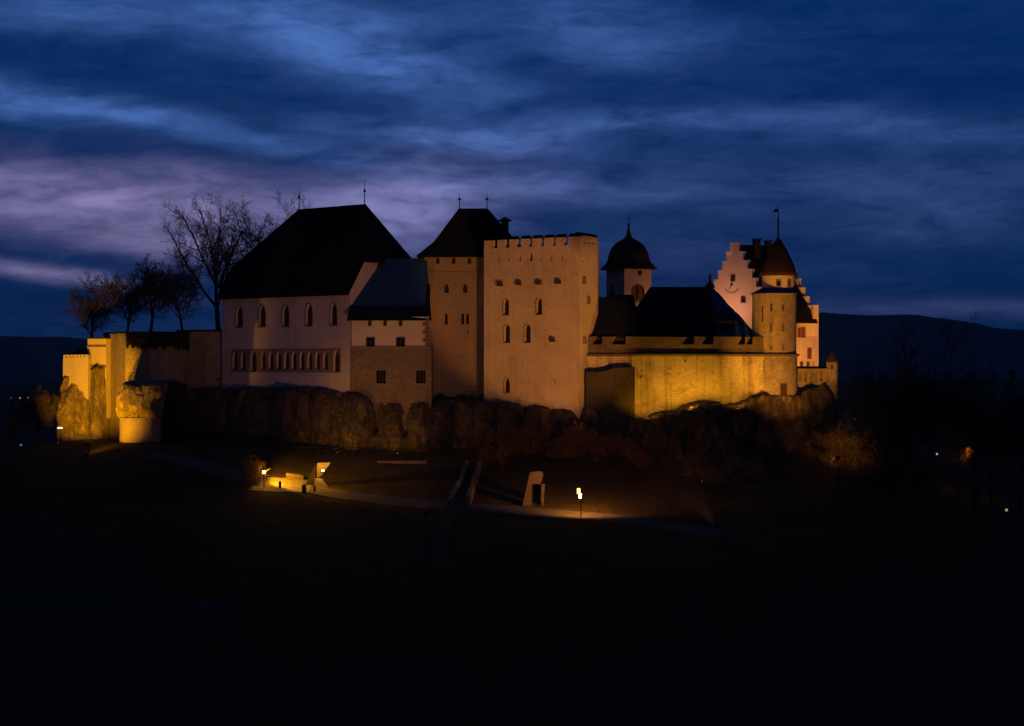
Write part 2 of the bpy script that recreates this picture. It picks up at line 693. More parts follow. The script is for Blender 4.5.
def ground_at(px, py):
    """depth where the ray through this picture point meets the slope in front of the castle"""
    Y = 160.0
    while Y < 262:
        if PZ(py, Y) <= gz(PX(px, Y), Y):
            return Y
        Y += .05
    return Y


def spread(lo, hi, step, out, grow=1.35):
    v = []
    x = lo
    while x <= hi:
        v.append(x)
        x += step
    s = step
    x = v[-1]
    while x < out:
        s *= grow
        x += s
        v.append(x)
    return v


xs = spread(0, 75, 1.25, 6000)
xs = sorted(set([-q for q in xs] + xs))
ys = spread(200, 285, .8, 7000)
ys = sorted(set(ys + [-80, -40, -10, 6, 15, 25, 40, 60, 80, 100, 120, 135, 150, 165, 175, 183, 190, 195]))
g = MB()
for yy in ys:
    for xx in xs:
        g.v.append((xx, yy, gz(xx, yy)))
nx = len(xs)
for j in range(len(ys) - 1):
    for i in range(nx - 1):
        g.f.append((j * nx + i, j * nx + i + 1, (j + 1) * nx + i + 1, (j + 1) * nx + i))
tag(g.build('ground', MT['grass'], smooth=True), kind='structure')


def hills(name, dist, prof, thick=1800, base=-45):
    """prof: list of (px, py) of the crest"""
    m = MB()
    n = 260
    rows = [(-1200, 0.0), (-800, .35), (-400, .72), (-150, .93), (0, 1.0), (200, .95), (thick, .2)]
    for k, (dy, hf) in enumerate(rows):
        for i in range(n + 1):
            px = -500 + 2024 * i / n
            py = lerp_tab(prof, px) + 1.3 * mn.fractal(Vector((px * .02, dist * .01, 0)), 1, 2, 4) + .35 * mn.noise(Vector((px * .35, 3, dist)))
            zc = PZ(py, dist)
            jit = 1 + .12 * mn.noise(Vector((px * .03, k * 3.1, dist * .01))) * (0 < k < 4)
            m.v.append((PX(px, dist), dist + dy, base + (zc - base) * hf * jit))
    for k in range(len(rows) - 1):
        for i in range(n):
            a = k * (n + 1) + i
            m.f.append((a, a + 1, a + n + 2, a + n + 1))
    return tag(m.build(name, MT['hill'], smooth=True), kind='structure')


HZ = True
hills('hills', 4300, [(-500, 345), (-100, 338), (0, 336), (60, 337), (120, 341), (260, 345), (600, 340), (760, 322),
                      (822, 312), (868, 316), (915, 314), (965, 322), (1010, 331), (1100, 342), (1500, 350)])

# blue evening air between the camera and the far hills
def haze():
    m = bpy.data.materials.new('evening_air')
    m.use_nodes = True
    nt = m.node_tree
    nt.nodes.clear()
    out = nt.nodes.new('ShaderNodeOutputMaterial')
    v = nt.nodes.new('ShaderNodeVolumePrincipled')
    v.inputs['Color'].default_value = (.86, .90, .95, 1)
    v.inputs['Density'].default_value = .00006
    nt.links.new(v.outputs[0], out.inputs['Volume'])
    b = MB()
    b.box((0, 3300, -47), 13000, 7600, 260)
    tag(b.build('haze', m), kind='stuff')


haze()

# ------------------------------------------------------------------ walls with real openings


class Face:
    """a vertical wall plane between two plan points, seen with A on the left"""

    def __init__(s, A, B):
        s.A = Vector(A[:2])
        s.B = Vector(B[:2])
        s.d = (s.B - s.A).normalized()
        s.L = (s.B - s.A).length
        s.n = Vector((s.d.y, -s.d.x))      # outward when A is left of B as seen from outside

    def s_at(s, px):
        k = (px - 512.0) / F
        return (k * s.A.y - s.A.x) / (s.d.x - k * s.d.y)

    def p(s, t, z, off=0.0):
        q = s.A + s.d * t + s.n * off
        return Vector((q.x, q.y, z))

    def Y(s, t):
        return s.A.y + s.d.y * t

    def hole(s, px, ytop, ybot, wpx, kind='rect'):
        t = s.s_at(px)
        t0, t1 = s.s_at(px - wpx / 2), s.s_at(px + wpx / 2)
        Y = s.Y(t)
        z0, z1 = PZ(ybot, Y), PZ(ytop, Y)
        w = (t1 - t0) / 2
        if kind == 'rect':
            return [(t0, z0), (t1, z0), (t1, z1), (t0, z1)]
        pts = [(t0, z0), (t1, z0)]
        if kind == 'lancet':
            rise = min(w * 2.0, (z1 - z0) * .5)
            for k in range(7):
                a = k / 6
                pts.append((t1 - w * (1 - math.cos(a * math.pi / 2)) if k else t1, z1 - rise + rise * math.sin(a * math.pi / 2)))
            for k in range(5, -1, -1):
                a = k / 6
                pts.append((t0 + w * (1 - math.cos(a * math.pi / 2)) if k else t0, z1 - rise + rise * math.sin(a * math.pi / 2)))
        else:
            for k in range(11):
                a = math.pi * k / 10
                pts.append((t - 0 + w * math.cos(a), z1 - w + w * math.sin(a)))
        return pts


def panel(mb, face, outline, holes, depth=.45):
    loops = [[Vector((a, b, 0)) for a, b in outline]] + [[Vector((a, b, 0)) for a, b in h] for h in holes]
    tri = tessellate_polygon(loops)
    flat = [q for l in loops for q in l]
    mb.add([face.p(q.x, q.y) for q in flat], [tuple(t) for t in tri])
    for h in holes:
        n = len(h)
        mb.add([face.p(a, b) for a, b in h] + [face.p(a, b, -depth) for a, b in h],
               [(i, (i + 1) % n, (i + 1) % n + n, i + n) for i in range(n)])


def window(parent, face, h, depth=.35, frame=0.0, bars=(1, 2), glass='glass', name='window', trim='trim', proud=.06):
    """pane set back in an opening, glazing bars, optional stone surround"""
    m = MB().poly([face.p(a, b, -depth) for a, b in h])
    w = m.build(name, MT[glass], parent)
    t0 = min(a for a, b in h); t1 = max(a for a, b in h)
    z0 = min(b for a, b in h); z1 = max(b for a, b in h)
    if bars:
        f = MB()
        bw = .07
        for k in range(1, bars[0] + 1):
            t = t0 + (t1 - t0) * k / (bars[0] + 1)
            f.prism([face.p(t - bw, z0, -depth + .02), face.p(t + bw, z0, -depth + .02), face.p(t + bw, z1 - .15, -depth + .02), face.p(t - bw, z1 - .15, -depth + .02)], Vector((*face.n, 0)) * .1)
        for k in range(1, bars[1] + 1):
            z = z0 + (z1 - z0) * k / (bars[1] + 1)
            f.prism([face.p(t0, z - bw * .6, -depth + .03), face.p(t1, z - bw * .6, -depth + .03), face.p(t1, z + bw * .6, -depth + .03), face.p(t0, z + bw * .6, -depth + .03)], Vector((*face.n, 0)) * .07)
        f.build('glazing_bar', MT['wood'], w)
    if frame:
        f = MB()
        c = ((t0 + t1) / 2, (z0 + z1) / 2)
        n = len(h)
        sx = ((t1 - t0) / 2 + frame) / ((t1 - t0) / 2)
        sz = ((z1 - z0) / 2 + frame) / ((z1 - z0) / 2)
        big = [(c[0] + (a - c[0]) * sx, c[1] + (b - c[1]) * sz) for a, b in h]
        vs = [face.p(a, b, proud) for a, b in h] + [face.p(a, b, proud) for a, b in big] + [face.p(a, b, -.02) for a, b in big] + [face.p(a, b, -.02) for a, b in h]
        fs = []
        for i in range(n):
            j = (i + 1) % n
            fs += [(i, j, j + n, i + n), (i + n, j + n, j + 2 * n, i + 2 * n), (i, j, j + 3 * n, i + 3 * n)]
        f.add(vs, fs)
        f.build('frame', MT[trim], w)
    return w


def shell(mb, plan, z0, z1, skip=()):
    """plain vertical walls round a plan, and a top"""
    n = len(plan)
    for i in range(n):
        if i in skip:
            continue
        a, b = plan[i], plan[(i + 1) % n]
        mb.poly([(a[0], a[1], z0), (b[0], b[1], z0), (b[0], b[1], z1), (a[0], a[1], z1)])
    mb.poly([(q[0], q[1], z1) for q in plan])


def V2(px, Y):
    return Vector((PX(px, Y), Y))


def V3(v, z):
    return Vector((v[0], v[1], z))


# ------------------------------------------------------------------ great hall
def great_hall():
    A, B = V2(350, 254), V2(222, 272)
    e = (B - A).normalized()
    gd = Vector((-e.y, e.x))
    if gd.y < 0:
        gd = -gd
    w = 14.6
    C, D = A + gd * w, B + gd * w
    ze, zr, zh, z0 = 9.92, 22.05, 13.9, -9.0
    t = thing('great_hall', 'long pink plastered hall with a huge steep black roof and a row of pointed windows', 'castle hall', V3((A + B) / 2, -4))
    front = Face(B, A)
    side = Face(A, C)
    up = [front.hole(px, yt, yb, 6.6, 'lancet') for px, yt, yb in ((239.2, 306, 327), (262.2, 305.3, 326.6), (285.6, 304.6, 326.2), (309, 303.6, 325.6), (333.5, 302.8, 325))]
    low = []
    for i, px in enumerate((235, 243.3, 253.5, 263.2, 271, 279, 286.5, 294, 302, 309.8, 317.5, 325.5, 336.5)):
        big = i in (2, 12)
        low.append(front.hole(px, 351.0 - (1.2 if big else 0), 369.2 + (2.6 if big else 0), 6.6 if big else 5.2, 'lancet'))
    wl = MB()
    panel(wl, front, [(0, z0), (front.L, z0), (front.L, ze), (0, ze)], up + low, .5)
    dd = 7.3 * (zh - ze) / (zr - ze)
    holes = []
    panel(wl, side, [(0, z0), (w, z0), (w, ze), (w - dd, zh), (dd, zh), (0, ze)], holes)
    wl.poly([V3(D, z0), V3(B, z0), V3(B, ze), V3(B + gd * dd, zh), V3(D - gd * dd, zh), V3(D, ze)])
    wl.poly([V3(C, z0), V3(D, z0), V3(D, ze), V3(C, ze)])
    wl.build('wall', MT['hall'], t)
    for h in up:
        window(t, front, h, .4, .16, (1, 3))
    for h in low:
        window(t, front, h, .4, 0, (1, 1))
    bf = Face(B + front.n * .07, A + front.n * .07)
    ba, bb = front.s_at(231.8), front.s_at(341.2)
    zl, zh_ = PZ(372.4, front.Y((ba + bb) / 2)), PZ(349.0, front.Y((ba + bb) / 2))
    bm_ = MB()
    panel(bm_, bf, [(ba, zl), (bb, zl), (bb, zh_), (ba, zh_)], low, .07)
    bm_.build('stone_band', MT['trim'], t)
    # roof
    ov = .65
    slope = (zr - ze) / 7.3
    Ae, Be = A - gd * ov - e * .35, B - gd * ov + e * .35
    Ce, De = C + gd * ov - e * .35, D + gd * ov + e * .35
    zo = ze - ov * slope * .6
    mid = gd * (w / 2)
    RA = A + mid + e * 4.7
    RB = B + mid - e * 8.66
    HA, HC = A + gd * dd - e * .35, C - gd * dd - e * .35
    HB, HD = B + gd * dd + e * .35, D - gd * dd + e * .35
    r = MB()
    r.poly([V3(Ae, zo), V3(HA, zh), V3(RA, zr), V3(RB, zr), V3(HB, zh), V3(Be, zo)])
    r.poly([V3(Ce, zo), V3(De, zo), V3(HD, zh), V3(RB, zr), V3(RA, zr), V3(HC, zh)])
    r.poly([V3(HA, zh), V3(HC, zh), V3(RA, zr)])
    r.poly([V3(HB, zh), V3(RB, zr), V3(HD, zh)])
    ro = r.build('roof', MT['tile'], t, solid=-.25)
    for q, top in ((RA, 179), (RB, 192)):
        f = MB()
        zt = PZ(top, q.y)
        f.tube([V3(q, zr - .2), V3(q, zr + (zt - zr) * .6), V3(q, zt)], [.09, .06, .025], 6)
        f.lathe((q.x, q.y), [(0, zr + 2.0), (.16, zr + 2.15), (.2, zr + 2.3), (.12, zr + 2.45), (0, zr + 2.5)], 8)
        f.build('finial', MT['iron'], ro)
    # corbel brackets under the half hip
    for px in (377, 396, 410):
        k = side.s_at(px)
        b = MB()
        b.prism([side.p(k, 11.8, .01), side.p(k, 13.6, .01), side.p(k, 13.6, .8)], Vector((*side.d, 0)) * .3)
        b.build('bracket', MT['wood'], t)
    return A, C, side


HALL_A, HALL_C, HALL_SIDE = great_hall()


# ------------------------------------------------------------------ wing between hall and tower
def wing():
    t = thing('wing_house', 'low wing with a blue slate lean-to roof over white plaster and a stone foot', 'castle wing', P(390, 410, 254))
    L_, R_ = V2(351.5, 253.4), V2(429, 252.2)
    back = Vector((-.05, 9))
    f = Face(L_, R_)
    zs = PZ(347.5, 253)
    ze = PZ(319, 253)
    wins = [f.hole(370.5, 337.5, 346.9, 8.2), f.hole(400.5, 337.5, 346.9, 8.2)]
    slots = [f.hole(px, 320.6, 326, 3.6) for px in (369.6, 385, 400.5)]
    m = MB()
    panel(m, f, [(0, zs), (f.L, zs), (f.L, ze + .3), (0, ze + .3)], wins + slots, .5)
    R2 = R_ + back
    m.poly([V3(R_, zs), V3(R2, zs), V3(R2, 13.5), V3(R_ + back * .1, ze + .3), V3(R_, ze + .3)])
    m.build('wall', MT['house'], t)
    for h in wins:
        window(t, f, h, .3, .1, (1, 1))
    for h in slots:
        window(t, f, h, .4, 0, None, 'wood', 'vent')
    # stone foot, set proud by a few centimetres
    fb = Face(L_ + f.n * .12, R_ + f.n * .12 + f.d * .35)
    sq = [fb.hole(381, 370.5, 383.5, 9.6), fb.hole(421, 370.5, 383.5, 9.6)]
    m = MB()
    panel(m, fb, [(0, -9), (fb.L, -9), (fb.L, zs), (0, zs)], sq, .5)
    e2 = fb.A + fb.d * fb.L
    m.poly([V3(e2, -9), V3(e2 + back, -9), V3(e2 + back, zs), V3(e2, zs)])
    m.poly([V3(fb.A, zs), V3(e2, zs), V3(e2 + back, zs), V3(fb.A + back, zs)])
    m.build('stone_foot', MT['base'], t)
    for h in sq:
        window(t, fb, h, .4, .12, (2, 3))
    s = MB()
    s.prism([fb.p(0, zs - .1, .0), fb.p(fb.L, zs - .1, 0), fb.p(fb.L, zs + .12, 0), fb.p(0, zs + .12, 0)], Vector((*fb.n, 0)) * .12)
    s.build('ledge', MT['trim'], t)
    # quoins at the outer corner
    q = MB()
    for k in range(7):
        z = zs + .2 + k * .55
        wq = .9 if k % 2 else .55
        q.prism([f.p(f.L - wq, z, .004), f.p(f.L + .03, z, .004), f.p(f.L + .03, z + .5, .004), f.p(f.L - wq, z + .5, .004)], Vector((*f.n, 0)) * .05)
    q.build('quoins', MT['base'], t)
    # roof
    Y0, Y1, Y2 = 252.3, 254.0, 258.8
    z0, z1, z2 = PZ(320.6, Y0), PZ(307, Y1), 14.6
    r = MB()
    xl0, xr0 = PX(347, Y0), PX(431.5, Y0)

    def gx(Y):
        k = (Y - HALL_A.y) / HALL_SIDE.d.y
        return HALL_A.x + HALL_SIDE.d.x * k + .02
    xr = PX(425.5, Y1)
    r.poly([(gx(Y1), Y1, z1), (xr, Y1, z1), (xr + .1, Y2, z2), (gx(Y2), Y2, z2)])
    ro = r.build('roof', MT['slate'], t, solid=-.2)
    r = MB()
    r.poly([(xl0, Y0, z0), (xr0, Y0, z0), (xr, Y1 - .02, z1 - .03), (gx(Y1), Y1 - .02, z1 - .03)])
    r.poly([(xr0, Y0, z0), (xr, Y2, z2 - 2.0), (xr, Y1 - .02, z1 - .03)])
    r.build('eave', MT['slate2'], t, solid=-.22)


wing()


# ------------------------------------------------------------------ roofed tower
def roofed_tower():
    t = thing('roofed_tower', 'tall square stone tower under a steep black hipped roof with two finials', 'castle tower', P(455, 400, 257))
    L_, R_ = V2(424, 258.6), V2(526, 258.2)
    bk = Vector((.4, 14))
    plan = [L_, R_, R_ + bk, L_ + bk]
    f = Face(L_, R_)
    zt = PZ(256, 257)
    slots = [f.hole(px, 257.8, 263.5, 3.8) for px in (437.6, 453.5, 469.2)]
    lan = [f.hole(px, 284, 293, 4.4, 'lancet') for px in (446.5, 465.2)]
    thin = [f.hole(446.3, 314, 324.5, 2.8, 'round'), f.hole(462.8, 313.5, 324.5, 2.8, 'round'), f.hole(467.6, 313.5, 324.5, 2.8, 'round'), f.hole(468, 330, 334, 1.4)]
    m = MB()
    panel(m, f, [(0, -9), (f.L, -9), (f.L, zt), (0, zt)], slots + lan + thin, .55)
    shell(m, plan, -9, zt, (0,))
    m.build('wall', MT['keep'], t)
    for h in slots:
        window(t, f, h, .45, 0, None, 'wood', 'vent')
    for h in lan:
        window(t, f, h, .35, .12, (1, 1))
    for h in thin:
        window(t, f, h, .35, .07, None)
    # arched corbel band and a lower string
    c = MB()
    n = 26
    zb = PZ(273.5, 257)
    for k in range(n):
        s = f.L * (k + .5) / n
        c.prism([f.p(s - .10, zb - .45, .003), f.p(s + .10, zb - .45, .003), f.p(s + .10, zb, .003), f.p(s - .10, zb, .003)], Vector((*f.n, 0)) * .10)
    c.prism([f.p(0, zb + .003, .003), f.p(f.L, zb + .003, .003), f.p(f.L, zb + .3, .003), f.p(0, zb + .3, .003)], Vector((*f.n, 0)) * .12)
    c.build('corbel_band', MT['keep'], t)
    c = MB()
    zb = PZ(387, 257)
    c.prism([f.p(0, zb - .15, .003), f.p(f.L, zb - .15, .003), f.p(f.L, zb + .1, .003), f.p(0, zb + .1, .003)], Vector((*f.n, 0)) * .12)
    c.build('string_course', MT['base'], t)
    # flared hipped roof
    o = .95
    zc = zt - .15
    ev = [L_ + Vector((-o, -o)), R_ + Vector((o, -o)), R_ + bk + Vector((o, o)), L_ + bk + Vector((-o, o))]
    cen = sum(plan, Vector((0, 0))) / 4
    ml = [cen + (q - cen) * .80 for q in plan]
    zm = zc + 2.15
    Yr = 263.0
    ra, rb = V2(459.5, Yr), V2(487, Yr)
    zr = PZ(210.5, Yr)
    r = MB()
    for i in range(4):
        j = (i + 1) % 4
        r.poly([V3(ev[i], zc), V3(ev[j], zc), V3(ml[j], zm), V3(ml[i], zm)])
    r.poly([V3(ml[0], zm), V3(ml[1], zm), V3(rb, zr), V3(ra, zr)])
    r.poly([V3(ml[1], zm), V3(ml[2], zm), V3(rb, zr)])
    r.poly([V3(ml[2], zm), V3(ml[3], zm), V3(ra, zr), V3(rb, zr)])
    r.poly([V3(ml[3], zm), V3(ml[0], zm), V3(ra, zr)])
    ro = r.build('roof', MT['tile'], t, solid=-.22)
    for q in (ra, rb):
        fi = MB()
        ztp = PZ(193.5, Yr)
        fi.tube([V3(q, zr - .2), V3(q, zr + 1.2), V3(q, ztp)], [.10, .06, .03], 6)
        fi.lathe((q.x, q.y), [(0, zr + 1.4), (.22, zr + 1.5), (.22, zr + 1.7), (0, zr + 1.8)], 8)
        fi.build('finial', MT['iron'], ro)
    ch = MB()
    cq = V2(505, 264)
    ch.box(V3(cq, 12), 1.05, 1.1, PZ(221.5, 264) - 12, 0)
    co = ch.build('chimney', MT['slate2'], t)
    cp = MB()
    cp.lathe((cq.x, cq.y), [(.95, PZ(221.4, 264)), (.95, PZ(220.4, 264)), (.45, PZ(218.3, 264)), (0, PZ(216.8, 264))], 8)
    cp.build('chimney_cap', MT['slate2'], co)


roofed_tower()


# ------------------------------------------------------------------ battlemented tower
TL, TN, TR, TK = V2(484, 255.8), V2(579.5, 247), V2(598, 253), V2(599.5, 262)


def battlemented_tower():
    t = thing('battlemented_tower', 'broad square plastered tower with a crown of dark capped battlements', 'castle tower', P(540, 410, 250))
    plan = [TL, TN, TR, TK, V2(497, 264)]
    f = Face(TL, TN)
    s = Face(TN, TR)
    zc = PZ(244.5, 247)        # crenel floor
    zt = PZ(236.3, 247)        # merlon top
    big = [f.hole(506, 299.5, 315, 5.4, 'round'), f.hole(539, 299, 314.5, 5.4, 'round'),
           f.hole(506.8, 325.3, 342.5, 5.8, 'round'), f.hole(527.4, 325, 342.5, 5.8, 'round'),
           f.hole(506.8, 378, 392.5, 5.6, 'lancet')]
    small = [f.hole(530.6, 254, 261, 3)]
    loops = [f.hole(px, 256.5, 261.5, 1.3) for px in (499, 509, 520, 541, 551, 562)] + [f.hole(554.5, 378.5, 383, 1.4)]
    m = MB()
    panel(m, f, [(0, -9), (f.L, -9), (f.L, zc), (0, zc)], big + small + loops, .6)
    sl = [s.hole(583, 257.5, 262, 1.6)]
    rnd = [s.hole(px, 239.9, 244.2, 2.3, 'round') for px in (582.2, 586, 589.9, 593.8)]
    zst = PZ(236.2, 250)
    panel(m, s, [(0, -9), (s.L, -9), (s.L, zst), (0, zst)], sl + rnd, .6)
    shell(m, plan, -9, zc, (0, 1))
    m.build('wall', MT['tower'], t)
    for h in big:
        window(t, f, h, .45, .10, (1, 2))
    for h in small:
        window(t, f, h, .45, 0, None, 'wood')
    for h in loops:
        window(t, f, h, .5, 0, None, 'wood', 'arrow_slit')
    for h in sl:
        window(t, s, h, .5, 0, None, 'wood', 'arrow_slit')
    for h in rnd:
        window(t, s, h, .5, 0, None, 'wood', 'arrow_slit')
    # merlons
    spans = [(484.2, 493.2), (497.3, 505), (509.2, 516.5), (521, 528.5), (532.4, 540.5), (544.2, 552.2), (556, 564), (568.5, 579.3)]
    nn = Vector((*f.n, 0))
    for a, b in spans:
        ta, tb = f.s_at(a), f.s_at(b)
        mm = MB()
        mm.prism([f.p(ta, zc, .0), f.p(tb, zc, .0), f.p(tb, zt, .0), f.p(ta, zt, .0)], nn * -.75)
        mo = mm.build('merlon', MT['tower'], t)
        cp = MB()
        cp.prism([f.p(ta - .05, zt + .002, .12), f.p(ta - .05, zt + .002, -.85), f.p(ta - .05, zt + .46, -.42)], Vector((*f.d, 0)) * (tb - ta + .10))
        cp.build('merlon_cap', MT['tile'], mo)
    cp = MB()
    q0, q1 = s.p(-.05, zst, .12), s.p(s.L + .1, zst, .12)
    sn = Vector((*s.n, 0))
    cp.prism([q0, q0 - sn * 1.0, q0 - sn * .5 + Vector((0, 0, .42))], q1 - q0)
    cp.build('parapet_cap', MT['tile'], t)
    # stone hoods of the garderobe outlets
    for px, py, w in ((500.5, 283, 8.5), (519.5, 282.2, 7.6), (539.3, 281.6, 8), (558.8, 281, 8), (553, 338.8, 8)):
        tt = f.s_at(px)
        ww = (f.s_at(px + w / 2) - f.s_at(px - w / 2)) / 2
        z = PZ(py, f.Y(tt))
        k = MB()
        rows = []
        for j in range(5):
            b_ = j / 4 * math.pi / 2
            rows.append([f.p(tt + ww * math.cos(a_) * math.sin(b_ + .001), z - .28 + .62 * math.sin(a_) * math.sin(b_ + .001), .002 + .42 * math.cos(b_)) for a_ in [math.pi * i / 8 for i in range(9)]])
        for u, l in zip(rows, rows[1:]):
            for i in range(8):
                k.poly([l[i], l[i + 1], u[i + 1], u[i]])
        ho = k.build('outlet_hood', MT['tower'], t)
        k = MB()
        k.prism([f.p(tt - ww * .55, z - .40, .004), f.p(tt + ww * .85, z - .40, .004), f.p(tt + ww * .7, z + .05, .004), f.p(tt + ww * .2, z + .2, .004), f.p(tt - ww * .3, z + .05, .004)], nn * .43)
        k.build('outlet', MT['dim'], ho)
    for px, py in ((583.6, 281), (588, 301), (584, 341)):
        tt = s.s_at(px)
        z = PZ(py, s.Y(tt))
        k = MB()
        k.prism([s.p(tt - .5, z - .4, .003), s.p(tt + .5, z - .4, .003), s.p(tt + .4, z + .5, .003), s.p(tt - .3, z + .5, .003)], Vector((*s.n, 0)) * .22)
        k.build('corbel', MT['base'], t)


battlemented_tower()


# ------------------------------------------------------------------ curtain wall with parapet
def curtain():
    t = thing('curtain_wall', 'long floodlit yellow stone curtain wall with a darker notched parapet', 'castle wall', P(670, 415, 250))
    L_, R_ = V2(583.5, 249.6), V2(766, 251.5)
    f = Face(L_, R_)
    zs = PZ(355.2, 250)
    m = MB()
    slits = [f.hole(712, 384, 389, 3)]
    panel(m, f, [(0, -11), (f.L, -11), (f.L, zs), (0, zs)], [], .5)
    b0, b1 = f.p(0, 0, -1.6), f.p(f.L, 0, -1.6)
    m.poly([(b0.x, b0.y, -11), (b1.x, b1.y, -11), (b1.x, b1.y, zs), (b0.x, b0.y, zs)])
    m.poly([f.p(0, zs), f.p(f.L, zs), f.p(f.L, zs, -1.6), f.p(0, zs, -1.6)])
    m.build('wall', MT['curtain'], t)
    nn = Vector((*f.n, 0))
    c = MB()
    c.prism([f.p(0, zs - .16, .003), f.p(0, zs - .02, .42), f.p(0, zs + .16, .42), f.p(0, zs + .24, .003)], Vector((*f.d, 0)) * f.L)
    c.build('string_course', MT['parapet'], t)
    zt = PZ(336.3, 250)
    zn = PZ(344.3, 250)
    notches = [(593.5, 598, 602), (612.5, 619, 625.5), (683, 690, 694), (702.5, 709, 713.5), (738.5, 742, 745), (747, 750, 752.5)]
    fp = Face(L_ - f.n * .12, R_ - f.n * .12)
    top = [(0, zt)]
    for a, b, c2 in notches:
        top += [(fp.s_at(a) + .55, zt - .04 + .05 * math.sin(a)), (fp.s_at(a) - .1, zn), (fp.s_at(c2), zn), (fp.s_at(c2) + .05, zt + .05 * math.sin(c2))]
    top += [(fp.L, zt)]
    outline = [(0, zs + .03), (fp.L, zs + .03)] + list(reversed(top))
    p = MB()
    p.prism([fp.p(a, b) for a, b in outline], nn * -.9)
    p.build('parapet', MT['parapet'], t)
    # wooden gargoyle spouts low on the wall
    for px, py in ((640.5, 378), (685, 362)):
        tt = f.s_at(px)
        k = MB().box(f.p(tt, PZ(py, 250), .25), .22, .5, .22)
        k.build('spout', MT['dim'], t)


curtain()

# block added as the cast shadow on the curtain wall's left end, coloured dark
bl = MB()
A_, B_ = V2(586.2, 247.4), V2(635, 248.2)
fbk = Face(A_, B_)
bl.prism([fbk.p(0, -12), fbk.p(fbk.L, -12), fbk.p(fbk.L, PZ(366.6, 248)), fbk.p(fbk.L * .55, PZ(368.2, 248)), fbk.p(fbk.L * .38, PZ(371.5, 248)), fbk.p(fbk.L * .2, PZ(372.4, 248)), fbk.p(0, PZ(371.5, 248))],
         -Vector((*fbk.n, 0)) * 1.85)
tag(bl.build('shadow_block', MT['dim']), 'dark block standing in for the shadow on the left end of the yellow curtain wall', 'shadow block')


# ------------------------------------------------------------------ roofs of the court
def court_roof(name, label, px0, px1, hip0, hip1, Y0, z0, Yr, zr, mat, wallmat='dim'):
    """house behind the parapet: ridge along the picture, hips at the ends"""
    t = thing(name, label, 'castle house', (PX((px0 + px1) / 2, Y0), Y0, -2))
    D = Yr - Y0
    x0, x1 = PX(px0, Y0), PX(px1, Y0)
    ra, rb = Vector((PX(hip0, Yr), Yr, zr)), Vector((PX(hip1, Yr), Yr, zr))
    yb = Yr + min(D, 3.2)
    r = MB()
    a, b, c, d = Vector((x0, Y0, z0)), Vector((x1, Y0, z0)), Vector((x1, yb, z0)), Vector((x0, yb, z0))
    r.poly([a, b, rb, ra]); r.poly([b, c, rb]); r.poly([c, d, ra, rb]); r.poly([d, a, ra])
    r.build('roof', MT[mat], t, solid=-.2)
    w = MB()
    shell(w, [(x0 + .6, Y0 + .6), (x1 - .6, Y0 + .6), (x1 - .6, yb - .6), (x0 + .6, yb - .6)], -3, z0 + .2)
    w.build('wall', MT[wallmat], t)
    return t


t1 = court_roof('lean_to_house', 'low dark roof tucked against the right side of the battlemented tower', 581, 640, 590, 626, 250.9, 3.4, 254.6, 8.7, 'slate2')
t2 = court_roof('long_house', 'long low house with a dark slate roof below the red domed turret', 622, 716, 651, 709, 252.2, 3.4, 262, 10.45, 'slate2')
court_roof('shed_house', 'small low dark shed roof just behind the parapet below the long roof', 641, 690, 650, 682, 251.3, 3.35, 254.4, 6.6, 'slate2')
court_roof('cross_house', 'narrow dark roof rising between the domed turret and the long roof', 604, 640, 612, 632, 255.5, 4.0, 259.5, PZ(297, 259.5), 'slate2')
for px, w_ in ((688, 3.0), (693, 2)):
    k = MB().box((PX(px, 262), 262, 10.0), .45 * w_ / 2, .6, PZ(287, 262) - 10.0)
    k.build('chimney', MT['slate2'], t2)
# two dormers on the long roof
for px in (636, 664):
    d = MB()
    x = PX(px, 255)
    d.box((x, 255.6, PZ(322, 255)), 1.0, 2.2, 1.5)
    do = d.build('dormer', MT['slate2'], t2)
    d = MB().prism([(x - .7, 254.3, PZ(311, 255)), (x + .7, 254.3, PZ(311, 255)), (x, 254.3, PZ(306.5, 255))], (0, 2.6, 0))
    d.build('dormer_roof', MT['slate2'], do)


